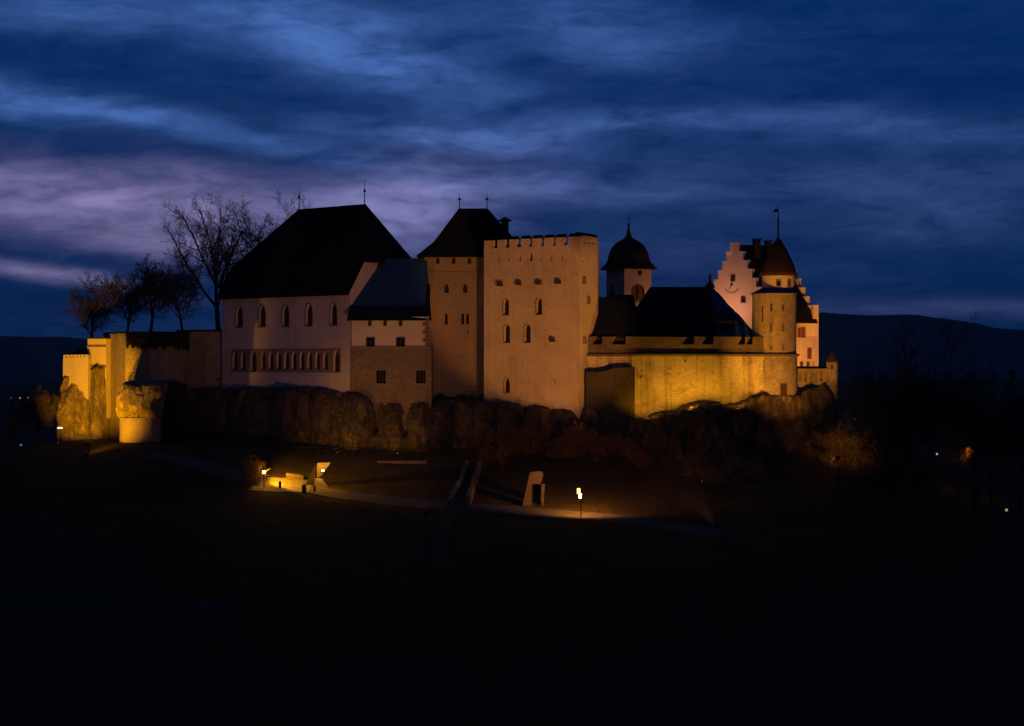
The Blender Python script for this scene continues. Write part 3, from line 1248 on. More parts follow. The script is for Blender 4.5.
def bell_house():
    t = thing('bell_roof_house', 'house with a blue grey slate roof flaring out like a bell beside the stepped gable', 'castle house', P(725, 350, 256))
    ysec = [(286.5, 263.5, 708.5, 711.5), (296, 261.6, 698, 721.5), (304, 260, 692, 727.5), (310, 258.8, 688, 734), (316, 257.6, 684, 740.5), (322, 256.4, 681, 745), (328, 255.2, 678, 750.5), (337, 253.4, 673, 758.5)]
    r = MB()
    rows = []
    for py, Y, a, b in ysec:
        z = PZ(py, Y)
        back = 265.5
        rows.append([Vector((PX(a, Y), Y, z)), Vector((PX(b, Y), Y, z)), Vector((PX(b, Y), back, z)), Vector((PX(a, Y), back, z))])
    for u, l in zip(rows, rows[1:]):
        for i in range(4):
            j = (i + 1) % 4
            r.poly([l[i], l[j], u[j], u[i]])
    r.poly(rows[0])
    ro = r.build('roof', MT['slate'], t, smooth=False)
    f = MB()
    q = V2(710, 265)
    f.lathe((q.x, q.y), [(.75, PZ(287.5, 265)), (.55, PZ(284.5, 265)), (.22, PZ(282, 265)), (.12, PZ(279, 265)), (.26, PZ(277, 265)), (.10, PZ(275.4, 265)), (.04, PZ(272, 265)), (0, PZ(270.5, 265))], 10)
    f.build('finial', MT['iron'], ro)
    # wide dormer
    d = MB()
    Yd = 254.6
    d.prism([P(712, 334, Yd), P(731.5, 334, Yd), P(731.5, 319.5, Yd), P(712, 319.5, Yd)], (0, 4, 0))
    do = d.build('dormer', MT['dim'], t)
    d = MB()
    d.poly([P(705, 320.5, Yd - .5), P(737, 320.5, Yd - .5), P(734, 312, Yd + 4.0), P(704, 312, Yd + 4.0)])
    d.build('dormer_roof', MT['slate2'], do, solid=-.18)
    d = MB()
    for px in (714.5, 719.3, 724.2, 729):
        d.prism([P(px - 1.7, 332, Yd - .06), P(px + 1.7, 332, Yd - .06), P(px + 1.7, 322, Yd - .06), P(px - 1.7, 322, Yd - .06)], (0, .03, 0))
    d.build('dormer_window', MT['glass'], do)
    w = MB()
    shell(w, [(PX(676, 254.5), 254.5), (PX(755, 254.5), 254.5), (PX(755, 254.5), 265.3), (PX(676, 254.5), 265.3)], -3, PZ(336, 254.5))
    w.build('wall', MT['dim'], t)


bell_house()


# ------------------------------------------------------------------ domed turret
def domed_tower():
    Yc = 268.5
    k = V2(624.3, Yc)
    a = 4.72
    rd = Vector((4.06, 2.40)).normalized()
    ld = Vector((-rd.y, rd.x))
    R_, L_ = k + rd * a, k + ld * a
    Bk = R_ + ld * a
    t = thing('domed_tower', 'square turret capped by a dark red bell shaped dome with a thin spike', 'castle tower', V3(k, 4))
    zt = PZ(268.8, Yc)
    fr, fl = Face(k, R_), Face(L_, k)
    arch = fr.hole(638, 284.6, 299.5, 12, 'round')
    small = fr.hole(639.8, 270.6, 275, 3.2)
    la = fl.hole(612.5, 285.5, 296, 2.6, 'round')
    m = MB()
    panel(m, fr, [(0, 0), (a, 0), (a, zt), (0, zt)], [arch, small], .35)
    panel(m, fl, [(0, 0), (a, 0), (a, zt), (0, zt)], [la], .35)
    shell(m, [k, R_, Bk, L_], 0, zt, (0, 3))
    m.build('wall', MT['house'], t)
    window(t, fr, arch, .12, .10, (1, 0), 'brown', 'shutter')
    window(t, fr, small, .3, 0, None, 'wood')
    window(t, fl, la, .3, .08, None)
    c = MB()
    ctr = (k + Bk) / 2
    zf = PZ(301, Yc)
    c.prism([fr.p(0, zf - .2, .003), fr.p(a, zf - .2, .003), fr.p(a, zf + .15, .003), fr.p(0, zf + .15, .003)], Vector((*fr.n, 0)) * .15)
    c.build('ledge', MT['trim'], t)
    # bell dome over a square with cut corners
    sc = ctr.y / F
    prof = [(25.2, 269.8), (24.9, 268.6), (22.4, 265.5), (20.9, 262), (19.8, 257), (18.5, 252), (16.2, 247.5), (12.9, 243.6), (9.2, 241), (5.6, 239.2), (3.3, 237.2), (2.2, 234.5), (1.5, 231), (1.0, 227.5), (.6, 225.5)]
    d = MB()
    n = 48
    ang = math.atan2(rd.y, rd.x)
    vs, fs = [], []
    for j, (r, py) in enumerate(prof):
        for i in range(n):
            th = 2 * math.pi * i / n
            p_ = 5.0 if j < 3 else 3.0
            q = (abs(math.cos(th)) ** p_ + abs(math.sin(th)) ** p_) ** (-1 / p_)
            x, y = r * sc * .93 * q * math.cos(th), r * sc * .93 * q * math.sin(th)
            vs.append((ctr.x + x * math.cos(ang) - y * math.sin(ang), ctr.y + x * math.sin(ang) + y * math.cos(ang), PZ(py, ctr.y)))
    for j in range(len(prof) - 1):
        for i in range(n):
            i2 = (i + 1) % n
            fs.append((j * n + i, j * n + i2, (j + 1) * n + i2, (j + 1) * n + i))
    fs.append(tuple(range(n)))
    d.add(vs, fs)
    do = d.build('dome', MT['redtile'], t, smooth=True)
    s = MB()
    s.tube([V3(ctr, PZ(226, ctr.y)), V3(ctr, PZ(216, ctr.y))], [.07, .03], 6)
    zb = PZ(224.8, ctr.y)
    s.lathe((ctr.x, ctr.y), [(0, zb - .22), (.2, zb - .1), (.2, zb + .1), (0, zb + .22)], 8)
    zb = PZ(219, ctr.y)
    s.box((ctr.x, ctr.y, zb), .7, .06, .07)
    s.build('finial', MT['iron'], do)


domed_tower()


# ------------------------------------------------------------------ house with stepped gables
def stepped_house():
    G0, G1 = V2(698, 276.5), V2(773, 268)
    H1 = V2(818, 270.5)
    sh = H1 - G1
    H0 = G0 + sh
    t = thing('stepped_gable_house', 'pale house with stepped gables, sundial on the gable and steep dark roof', 'castle house', V3((G0 + H1) / 2, 0))
    f = Face(G0, G1)
    Wd = f.L
    ze = PZ(318, 270.5)
    zr = PZ(247, 272)
    c = Wd / 2
    n = 8
    # stepped outline
    ang = []
    steps = []
    top_half = .75
    for k in range(n + 1):
        ss = c - top_half - (c - top_half + .1) * k / n
        steps.append(ss)
    zst = PZ(243.2, 272)
    dz = (zst - ze - .4) / n
    lft = []
    for k in range(n):
        lft += [(steps[k], zst - k * dz), (steps[k], zst - (k + 1) * dz)]
    lft += [(-.1, zst - n * dz)]
    right = [(2 * c - a, b) for a, b in lft]
    outline = [(0, -4), (Wd, -4)] + list(reversed(right)) + lft
    outline = [(Wd + .1 if a > Wd else (-.1 if a < 0 else a), b) for a, b in outline]
    outline[0] = (-.1, -4); outline[1] = (Wd + .1, -4)
    h1 = f.hole(733, 275, 281, 4)
    h2 = f.hole(743.3, 296.5, 302.5, 4)
    h3 = f.hole(720, 306, 312, 4)
    nn = Vector((*f.n, 0))
    m = MB()
    panel(m, f, outline, [h1, h2], .4)
    # back side of the gable and the edge faces
    no = len(outline)
    m.add([f.p(a, b) for a, b in outline] + [f.p(a, b, -.7) for a, b in outline], [(i, (i + 1) % no, (i + 1) % no + no, i + no) for i in range(no)])
    m.prism([f.p(a, b, -.69) for a, b in outline], nn * -.012)
    m.build('gable_wall', MT['house'], t)
    for h in (h1, h2):
        window(t, f, h, .3, .1, (1, 0))
    # far gable, the same outline carried along the axis
    m = MB()
    sh3 = V3(sh, 0)
    d3 = sh3.normalized()
    m.prism([f.p(a, b) + sh3 for a, b in outline], -d3 * .7)
    go = m.build('gable_wall', MT['house'], t)
    # caps on the steps
    for off, par, e3 in ((Vector((0, 0, 0)), t, -nn * .78), (sh3, t, -d3 * .78)):
        cpm = MB()
        for a, b in [(steps[k], zst - (k) * dz) for k in range(n)]:
            for sgn in (1, -1):
                aa = a if sgn == 1 else 2 * c - a
                a2 = aa + sgn * ((c - top_half) / n + .05)
                lo, hi = min(aa - sgn * .08, a2), max(aa - sgn * .08, a2)
                cpm.prism([f.p(lo, b + .003, .05) + off, f.p(hi, b + .003, .05) + off, f.p(hi, b + .14, .05) + off, f.p(lo, b + .14, .05) + off], e3)
        cpm.build('step_caps', MT['cream'], par)
    # side wall facing the outer court
    s = Face(G1, H1)
    wins = [s.hole(799.2, 328, 337, 2.6), s.hole(803.2, 327.5, 337.2, 3.9), s.hole(809.4, 348, 358.5, 3.6)]
    low = [s.hole(801.6, 361.8, 367.5, 2.6), s.hole(808.2, 362, 367.5, 2.6), s.hole(814.2, 362.2, 367.5, 2.2)]
    m = MB()
    panel(m, s, [(0, -6), (s.L - .01, -6), (s.L - .01, ze), (0, ze)], wins + low, .35)
    m.build('wall', MT['cream'], t)
    MB().poly([V3(G0, -4), V3(H0, -4), V3(H0, ze), V3(G0, ze)]).build('rear_wall', MT['cream'], t)
    for h in wins:
        window(t, s, h, .1, .08, None, 'shutter', 'shutter')
    for h in low:
        window(t, s, h, .3, .08, (1, 0))
    # roof between the gables
    u = sh.normalized()
    i0, i1 = u * .6, -u * .6
    r = MB()
    mid0 = (G0 + G1) / 2
    sdir = (G1 - G0).normalized()
    e1 = G1 + sdir * .5
    e0 = G0 - sdir * .5
    zo = ze - .5 * (zr - ze) / c
    r.poly([V3(e1 + i0, zo), V3(e1 + sh + i1, zo), V3(mid0 + sh + i1, zr), V3(mid0 + i0, zr)])
    r.poly([V3(e0 + i0, zo), V3(mid0 + i0, zr), V3(mid0 + sh + i1, zr), V3(e0 + sh + i1, zo)])
    ro = r.build('roof', MT['tile'], t, solid=-.18)
    # corner stub at the foot of the far gable
    k = MB()
    p_ = P(814.8, 319, 270.2)
    k.box((p_.x, p_.y, PZ(319, 270.2)), .85, .7, PZ(305, 270.2) - PZ(319, 270.2), math.atan2(sh.y, sh.x))
    k.build('corner_pier', MT['cream'], t)
    # chimneys
    for px, w_, yt in ((756.5, 6.2, 240.2), (768, 5.2, 242)):
        q = V2(px, 272.5)
        k = MB()
        k.box(V3(q, PZ(258, 272.5)), w_ * .146, .9, PZ(yt, 272.5) - PZ(258, 272.5), .25)
        co = k.build('chimney', MT['dim'], t)
        k = MB().box(V3(q, PZ(yt, 272.5) + .003), w_ * .146 + .2, 1.1, .2, .25)
        k.build('chimney_cap', MT['tile'], co)
    # sundial: a painted arc with its rod
    k = MB()
    tt = f.s_at(732)
    Yt = f.Y(tt)
    zc = PZ(286.5, Yt)
    pts = []
    R0 = 1.25
    for i in range(15):
        a = math.radians(200 + 140 * i / 14)
        pts.append((R0 * math.cos(a), .95 * math.sin(a)))
    for (x0, y0), (x1, y1) in zip(pts, pts[1:]):
        k.prism([f.p(tt + x0, zc + y0, .003), f.p(tt + x1, zc + y1, .003), f.p(tt + x1 * .86, zc + y1 * .84, .003), f.p(tt + x0 * .86, zc + y0 * .84, .003)], nn * .03)
    for i in range(0, 15, 2):
        a = math.radians(200 + 140 * i / 14)
        x, y = math.cos(a), math.sin(a)
        k.prism([f.p(tt + x * 1.25 - .04, zc + y * .95, .005), f.p(tt + x * 1.25 + .04, zc + y * .95, .005), f.p(tt + x * 1.5 + .04, zc + y * 1.14, .005), f.p(tt + x * 1.5 - .04, zc + y * 1.14, .005)], nn * .025)
    so = k.build('sundial', MT['base'], t)
    k = MB()
    k.tube([f.p(tt, zc + .3, .02), f.p(tt, zc - .35, .7)], .04, 6)
    k.box(f.p(tt, zc + .15, .06), .35, .08, .35)
    k.build('gnomon', MT['iron'], so)


stepped_house()


# ------------------------------------------------------------------ round tower
def slit(parent, c, r, px, py0, py1, w, Y, name='arrow_slit', mat='wood', fr=True):
    """small opening on a round wall: dark pane inside a raised stone surround"""
    dx = PX(px, Y) - c[0]
    dx = max(-r * .97, min(r * .97, dx))
    a = math.asin(dx / r)
    n = Vector((math.sin(a), -math.cos(a), 0))
    d = Vector((math.cos(a), math.sin(a), 0))
    q = Vector((c[0], c[1], 0)) + n * (r - .08)
    z0, z1 = PZ(py1, q.y), PZ(py0, q.y)
    hw = w * q.y / F / 2
    m = MB().prism([q - d * hw + Vector((0, 0, z0)), q + d * hw + Vector((0, 0, z0)), q + d * hw + Vector((0, 0, z1)), q - d * hw + Vector((0, 0, z1))], n * .1)
    o = m.build(name, MT[mat], parent)
    if fr:
        f = MB()
        for sg in (-1, 1):
            b = q + d * (sg * (hw + .07))
            f.prism([b - d * .065 + Vector((0, 0, z0)), b + d * .065 + Vector((0, 0, z0)), b + d * .065 + Vector((0, 0, z1)), b - d * .065 + Vector((0, 0, z1))], n * .19)
        for z in (z0 - .13, z1 + .003):
            f.prism([q - d * (hw + .14) + Vector((0, 0, z)), q + d * (hw + .14) + Vector((0, 0, z)), q + d * (hw + .14) + Vector((0, 0, z + .125)), q - d * (hw + .14) + Vector((0, 0, z + .125))], n * .21)
        f.build('frame', MT['trim'], o)
    return o


def round_tower():
    Y = 254.0
    c = V2(774.3, Y)
    sc = Y / F
    r1 = 21.9 * sc
    t = thing('round_tower', 'round stone tower with a narrower top drum, pointed dark cone roof and vane', 'castle tower', V3(c, -5))
    m = MB()
    m.lathe(c, [(r1 + .12, -11), (r1 + .1, PZ(356, Y)), (r1, PZ(355, Y)), (r1, PZ(292.6, Y))], 48)
    m.build('wall', MT['drum'], t, smooth=True)
    zs = PZ(355.2, 250)
    m = MB().lathe(c, [(r1 + .05, zs - .18), (r1 + .42, zs - .02), (r1 + .42, zs + .16), (r1 - .02, zs + .26)], 48)
    m.build('string_course', MT['parapet'], t)
    c2 = V2(778.2, Y)
    r2 = 16.2 * sc
    m = MB().lathe(c2, [(r2, PZ(296, Y)), (r2, PZ(274.5, Y))], 40)
    m.build('upper_wall', MT['cream'], t, smooth=True)
    # ring roof
    m = MB()
    n = 48
    vs = []
    for i in range(n):
        a = 2 * math.pi * i / n
        vs.append((c.x + (r1 + .3) * math.cos(a), c.y + (r1 + .3) * math.sin(a), PZ(294, Y)))
    for i in range(n):
        a = 2 * math.pi * i / n
        vs.append((c2.x + (r2 - .05) * math.cos(a), c2.y + (r2 - .05) * math.sin(a), PZ(287.8, Y)))
    m.add(vs, [(i, (i + 1) % n, (i + 1) % n + n, i + n) for i in range(n)])
    m.build('ring_roof', MT['slate'], t, smooth=True)
    m = MB().lathe(c2, [(0.02, PZ(275.4, Y)), (19.6 * sc, PZ(276.3, Y)), (18.0 * sc, PZ(271.5, Y)), (14.5 * sc, PZ(262, Y)), (9.2 * sc, PZ(251, Y)), (4.2 * sc, PZ(242, Y)), (1.2 * sc, PZ(238, Y)), (.8 * sc, PZ(236, Y))], 40)
    co = m.build('cone_roof', MT['redtile'], t, smooth=True)
    v = MB()
    v.tube([V3(c2, PZ(238, Y)), V3(c2, PZ(220, Y)), V3(c2, PZ(204.5, Y))], [.14, .10, .035], 8)
    zb = PZ(220, Y)
    v.lathe((c2.x, c2.y), [(0, zb - .2), (.2, zb), (0, zb + .2)], 8)
    vo = v.build('vane_pole', MT['iron'], co)
    fl = MB()
    fl.prism([P(777.8, 208.6, Y), P(777.8, 212, Y), P(774.5, 212.2, Y), P(772.0, 211.5, Y), P(774, 210.5, Y), P(774.6, 208.9, Y)], (0, .04, 0))
    fl.build('vane_flag', MT['iron'], vo)
    for px, a, b, w in ((771.5, 304, 311, 1.8), (783, 305, 310.5, 1.8), (771.2, 323.5, 331.5, 1.6), (783, 324, 331, 1.6), (763.2, 306, 322, 1.6), (771, 346, 350, 1.5), (783, 346, 350, 1.5)):
        slit(t, c, r1, px, a, b, w, Y - r1, fr=(b - a < 9))
    for px, a, b, w in ((778.6, 281, 286, 3.2), (789.4, 281, 286.4, 2.6)):
        slit(t, c2, r2, px, a, b, w, Y - r2, 'window', 'glass')
    slit(t, c, r1 + .12, 783.5, 383.5, 397, 7.2, Y - r1, 'door', 'wood')
    slit(t, c, r1 + .12, 763, 361, 371, 2.6, Y - r1, 'window', 'wood')


round_tower()


# ------------------------------------------------------------------ east terrace wall and corner turret
def terrace():
    t = thing('battlement_wall', 'short battlement wall with a row of narrow slots below the pale house', 'castle wall', P(812, 390, 256))
    f = Face(V2(796, 256), V2(827.5, 258))
    z1 = PZ(368.5, 257)
    sl = [f.hole(px, 372, 381.5, 2.5) for px in (800.4, 806, 811.5, 816.4, 821.3)]
    m = MB()
    panel(m, f, [(0, -9), (f.L, -9), (f.L, z1), (0, z1)], sl, .7)
    m.poly([f.p(0, z1), f.p(f.L, z1), f.p(f.L, z1, -.9), f.p(0, z1, -.9)])
    m.poly([f.p(0, -9, -.9), f.p(f.L, -9, -.9), f.p(f.L, z1, -.9), f.p(0, z1, -.9)])
    m.build('wall', MT['drum'], t)
    for h in sl:
        window(t, f, h, .65, 0, None, 'dim', 'slot')
    c = MB()
    q0 = f.p(0, z1 + .002, .18)
    nn = Vector((*f.n, 0))
    c.prism([q0, q0 - nn * 1.25, q0 - nn * .6 + Vector((0, 0, .3))], Vector((*f.d, 0)) * f.L)
    c.build('coping', MT['tile'], t)
    Y = 258.5
    ctr = V2(832, Y)
    sc = Y / F
    t = thing('corner_turret', 'small slim round corner turret with a pointed cap above the rock', 'turret', V3(ctr, -6))
    m = MB().lathe(ctr, [(.2, PZ(408, Y)), (5.9 * sc, PZ(396, Y)), (5.9 * sc, PZ(362, Y))], 24)
    m.build('wall', MT['drum'], t, smooth=True)
    m = MB().lathe(ctr, [(.02, PZ(361.7, Y)), (7 * sc, PZ(362.4, Y)), (4.0 * sc, PZ(357.5, Y)), (1.4 * sc, PZ(353.5, Y)), (.3 * sc, PZ(349.5, Y))], 24)
    m.build('cone_roof', MT['redtile'], t, smooth=True)
    slit(t, ctr, 5.9 * sc, 832, 365, 369, 2.0, Y - .8)


terrace()


# ------------------------------------------------------------------ west bastion
def west_end():
    # high bastion with an edge towards the camera
    plan = [V2(104, 272.5), V2(125.5, 263.5), V2(150, 262.8), V2(168, 264), V2(181, 267), V2(189, 272), V2(190, 282), V2(104, 284)]
    t = thing('west_bastion', 'high polygonal stone bastion with one brightly lit flank at the west end', 'castle bastion', P(140, 390, 266))
    m = MB()
    zt = PZ(333.5, 265)
    lit = Face(plan[0], plan[1])
    shell(m, plan, -13, zt)
    m.build('wall', MT['bastion'], t)
    c = MB()
    cen = sum(plan, Vector((0, 0))) / len(plan)
    big = [cen + (q - cen) * 1.02 for q in plan]
    c.prism([V3(q, zt + .003) for q in big], (0, 0, .25))
    c.build('coping', MT['tile'], t)
    # wall between bastion and hall
    t = thing('link_wall', 'dim high stone wall joining the west bastion to the pink hall', 'castle wall', P(200, 390, 275))
    f = Face(V2(176, 274.5), V2(224, 272.6))
    z1 = PZ(331.5, 273)
    m = MB()
    sl = [f.hole(218, 378, 381, 3)]
    panel(m, f, [(0, -12), (f.L, -12), (f.L, z1), (0, z1)], sl, .5)
    m.poly([f.p(0, z1), f.p(f.L, z1), f.p(f.L, z1, -1), f.p(0, z1, -1)])
    m.poly([f.p(0, -12, -1), f.p(f.L, -12, -1), f.p(f.L, z1, -1), f.p(0, z1, -1)])
    m.build('wall', MT['bastion'], t)
    window(t, f, sl[0], .4, 0, None, 'dim', 'drain')
    c = MB()
    q0 = f.p(0, z1 + .003, .15)
    c.prism([q0, q0 - Vector((*f.n, 0)) * 1.3, q0 - Vector((*f.n, 0)) * .65 + Vector((0, 0, .28))], Vector((*f.d, 0)) * f.L)
    c.build('coping', MT['tile'], t)
    # stub drum under a rock cap
    Y = 256.5
    ctr = V2(140, Y)
    sc = Y / F
    t = thing('masonry_drum', 'glowing yellow round masonry pier carrying a bulging rock cap', 'masonry pier', V3(ctr, -13))
    m = MB().lathe(ctr, [(20.3 * sc, -15), (20 * sc, PZ(417.5, Y))], 48)
    m.build('drum', MT['pier'], t, smooth=True)

    def jit(v):
        k = mn.fractal(v * .45, 1, 2, 5) * .38 + mn.noise(v * 1.6) * .11 - .14 * max(0, .2 - abs(mn.noise(v * .7))) / .2
        d = Vector((v.x - ctr.x, v.y - ctr.y, 0))
        if d.length > .05:
            d.normalize()
        return v + d * k + Vector((.55 * sstep(-6, -3, v.z), 0, .2 * mn.noise(v * .9)))
    prof = []
    for i in range(27):
        q = i / 26
        py = 418 - 38.5 * q
        r = 20 + 5.6 * math.sin(min(1, q * 2.0) * math.pi / 2) - 2.0 * q
        if q > .82:
            r *= math.sqrt(max(0, 1 - ((q - .82) / .18) ** 2))
        prof.append((max(r, .2) * sc, PZ(py, Y)))
    m = MB().lathe(ctr, prof, 72, jit=jit)
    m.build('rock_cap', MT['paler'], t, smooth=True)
    # box house and low parapet further west
    f = Face(V2(87.6, 269.5), V2(106, 268.5))
    t = thing('west_gatehouse', 'small square lit wall block with a ledge left of the bastion', 'castle wall', P(97, 370, 270))
    z1 = PZ(338.8, 269)
    m = MB()
    m.prism([f.p(0, -8), f.p(f.L, -8), f.p(f.L, z1), f.p(0, z1)], -Vector((*f.n, 0)) * 5)
    m.build('wall', MT['cream'], t)
    nn = Vector((*f.n, 0))
    for py, h, o in ((346, .3, .14), (366.5, .35, .25)):
        c = MB()
        z = PZ(py, 269)
        c.prism([f.p(-.05, z - h / 2, .003), f.p(f.L, z - h / 2, .003), f.p(f.L, z + h / 2, .003), f.p(-.05, z + h / 2, .003)], nn * o)
        c.build('ledge', MT['base'], t)
    c = MB().prism([f.p(-.1, z1 + .003, .2), f.p(f.L, z1 + .003, .2), f.p(f.L, z1 + .2, .2), f.p(-.1, z1 + .2, .2)], -nn * 5.4)
    c.build('coping', MT['tile'], t)
    f = Face(V2(63, 268), V2(88, 267))
    t = thing('west_parapet', 'low lit wall with small square merlons at the far left end of the castle', 'castle wall', P(75, 372, 268))
    z1 = PZ(355.5, 267.5)
    top = []
    n = 7
    for k in range(n):
        a, b = f.L * (k + .12) / n, f.L * (k + .80) / n
        top += [(a, z1 - .32), (a, z1 + .12), (b, z1 + .12), (b, z1 - .32)]
    outline = [(0, -6), (f.L, -6), (f.L, z1 - .32)] + list(reversed(top)) + [(0, z1 - .32)]
    m = MB().prism([f.p(a, b) for a, b in outline], -Vector((*f.n, 0)) * .8)
    m.build('wall', MT['cream'], t)
    # return of the parapet along the west flank
    m = MB()
    q = f.A
    m.prism([V3(q, -6), V3(q + Vector((2, 14)), -6), V3(q + Vector((2, 14)), z1 - .32), V3(q, z1 - .32)], (.8, 0, 0))
    m.build('flank_wall', MT['bastion'], t)


west_end()

# raised court the walls enclose
ct = MB()
ct.prism([(PX(66, 270), 270, 1.2), (PX(105, 274), 274, 3.4), (PX(180, 276.5), 276.5, 3.4), (PX(222, 276), 276, 3.4), (-30, 292, 3.4), (-68, 292, 1.2)], (0, 0, -14))
ct.prism([(PX(500, 266), 266, -2.6), (PX(640, 255), 255, -2.6), (PX(760, 255), 255, -2.6), (PX(815, 262), 262, -2.6), (44, 290, -2.6), (-2, 290, -2.6)], (0, 0, -14))
tag(ct.build('terrace', MT['grass']), kind='structure')


# ------------------------------------------------------------------ cliffs
def cliff(name, cols, lobes, Ytop, mat='rock', amp=.8, step=.28, seed=0.0, lean=2.0, gaps=()):
    """cols: (px, py_top, py_bottom, depth of the foot); lobes: (px, half width, py_top, py_bottom, bulge)"""
    px0, px1 = cols[0][0], cols[-1][0]
    n = int((px1 - px0) * .138 / step)
    H = 34
    m = MB()
    ctab = [[(c[0], c[k]) for c in cols] for k in (1, 2, 3)]
    for j in range(H + 4):
        for i in range(n + 1):
            px = px0 + (px1 - px0) * i / n
            yt, yb, Yf = (lerp_tab(tb, px) for tb in ctab)
            yt += 3.0 * mn.fractal(Vector((px * .06, seed, 1)), 1, 2, 4) + 2.0 * mn.fractal(Vector((px * .22, seed, 4)), 1, 2, 3)
            q = min(1, j / H)
            py = yb + (yt - yb) * q
            Y = Yf + lean * q
            disp = .8 * math.sin(math.pi * min(1, q + .08)) ** .5 if q < .93 else .4
            disp *= 1 - .85 * sstep(.66, .96, q)
            best = None
            wx = px + 2.2 * mn.noise(Vector((px * .05, py * .07, seed + 2)))
            wy = py + 2.5 * mn.noise(Vector((px * .09, py * .03, seed + 6)))
            for lp, hw, l0, l1, bu in lobes:
                u = (wx - lp) / hw
                v = (wy - (l0 + l1) / 2) / ((l1 - l0) / 2)
                d = 1 - u * u - abs(v) ** 2.4
                if d > 0:
                    k_ = bu * d ** .5
                    best = k_ if best is None else max(best, k_)
            if lobes and not gaps:
                disp = max(disp, best or disp)
            elif lobes:
                gap = .25
                for g0, g1, gd_ in gaps:
                    gap += (gd_ - .25) * sstep(g0 - 6, g0 + 6, px) * (1 - sstep(g1 - 6, g1 + 6, px))
                low_ = -gap * sstep(.08, .3, q)
                disp = (best + low_ * .3) if best is not None else (disp * .3 + low_)
            pt = Vector((px * .138, py * .138, seed))
            disp += amp * mn.fractal(Vector((pt.x * .35, pt.y * .18, seed)), 1, 2, 6)
            disp += .45 * amp * mn.noise(Vector((pt.x * 1.7, pt.y * .8, seed)))
            disp -= .9 * amp * max(0, .22 - abs(mn.noise(Vector((pt.x * .42 + .25 * mn.noise(Vector((pt.y * .5, pt.x, 1))), pt.y * .10, seed + 3))))) / .22
            disp -= .45 * amp * max(0, .16 - abs(mn.noise(Vector((pt.x * .9, pt.y * .6, seed + 8))))) / .16
            Y -= disp
            z = PZ(py, Yf)
            if j > H:
                Y += (j - H) * 1.6
                z += .15 * (j - H)
            if i in (0, n):
                Y += 2.5
            if j == 0:
                z -= 2.5
            m.v.append((PX(px, Yf) , Y, z))
    for j in range(H + 3):
        for i in range(n):
            a = j * (n + 1) + i
            m.f.append((a, a + 1, a + n + 2, a + n + 1))
    return tag(m.build(name, MT[mat], smooth=True), kind='structure')


cliff('cliff', [(158, 392, 452, 267), (180, 388, 450, 269), (205, 391, 447, 269), (222, 390, 446, 267.5), (262, 389, 444, 261.5), (285, 388, 443, 258.6), (322, 389, 442, 254.2), (350, 393, 442, 251.2), (380, 404, 442, 250.6),
                (430, 404, 442, 250.2), (448, 400, 444, 252.5), (484, 404, 446, 252), (500, 404, 446, 250.8), (560, 410, 448, 246.8), (600, 411, 452, 245.4)],
      [(178, 16, 392, 456, 1.3), (208, 18, 388, 453, 1.5), (247, 22, 388, 452, 1.7), (288, 23, 387, 451, 1.9), (318, 13, 388, 448, 1.6), (332, 7, 391, 447, 1.1), (354, 21, 391, 447, 2.2), (381, 4.5, 400, 447, .9),
       (393, 10, 398, 448, 1.6), (420, 14, 398, 449, 1.9), (440, 10, 401, 449, 1.6), (463, 14, 397, 453, 1.9), (484, 13.5, 396, 453, 2.1), (510, 16, 399, 453, 2.0), (538, 16, 404, 456, 1.9), (566, 16, 406, 458, 1.9), (592, 15, 405, 461, 1.9)],
      254, 'rock', .38, gaps=((368, 478, 1.7),))
cliff('cliff', [(628, 420, 476, 246), (648, 420, 478, 245.5), (680, 412, 480, 245), (700, 405, 480, 245.5), (744, 407, 478, 246.5), (756, 396, 482, 247.4), (800, 396, 486, 250.2), (812, 389, 486, 253), (826, 386, 486, 255), (841, 398, 486, 256.5)],
      [(660, 16, 425, 480, 1.2), (706, 26, 406, 452, 1.6), (728, 9, 425, 476, 1.4), (771, 24, 402, 470, 1.2), (802, 16, 398, 470, 1.6), (826, 15, 388, 462, 1.8)], 250, 'rock', .9, seed=5.0, lean=1.2)
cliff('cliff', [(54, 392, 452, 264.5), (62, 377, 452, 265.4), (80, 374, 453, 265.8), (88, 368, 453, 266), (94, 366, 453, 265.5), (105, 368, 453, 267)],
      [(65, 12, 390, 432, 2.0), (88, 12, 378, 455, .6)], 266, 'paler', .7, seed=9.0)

# ------------------------------------------------------------------ path


def strip(name, pts, half, mat, lift=.05, kind='structure'):
    """ribbon draped over the slope; pts are picture points"""
    P3 = []
    for px, py in pts:
        Y = ground_at(px, py)
        P3.append(Vector((PX(px, Y), Y)))
    fine = []
    for a, b in zip(P3, P3[1:]):
        k = max(2, int((b - a).length / .6))
        for i in range(k):
            fine.append(a + (b - a) * i / k)
    fine.append(P3[-1])
    m = MB()
    cross = 6
    for i, q in enumerate(fine):
        d = (fine[min(i + 3, len(fine) - 1)] - fine[max(i - 3, 0)]).normalized()
        nrm = Vector((-d.y, d.x))
        hw = half * (1 + .12 * mn.noise(Vector((q.x * .3, q.y * .3, 4))))
        for k in range(cross + 1):
            r = q + nrm * (hw * (2 * k / cross - 1))
            m.v.append((r.x, r.y, gz(r.x, r.y) + lift))
    for i in range(len(fine) - 1):
        for k in range(cross):
            a = i * (cross + 1) + k
            m.f.append((a, a + 1, a + cross + 2, a + cross + 1))
    return tag(m.build(name, MT[mat], smooth=True), kind=kind)


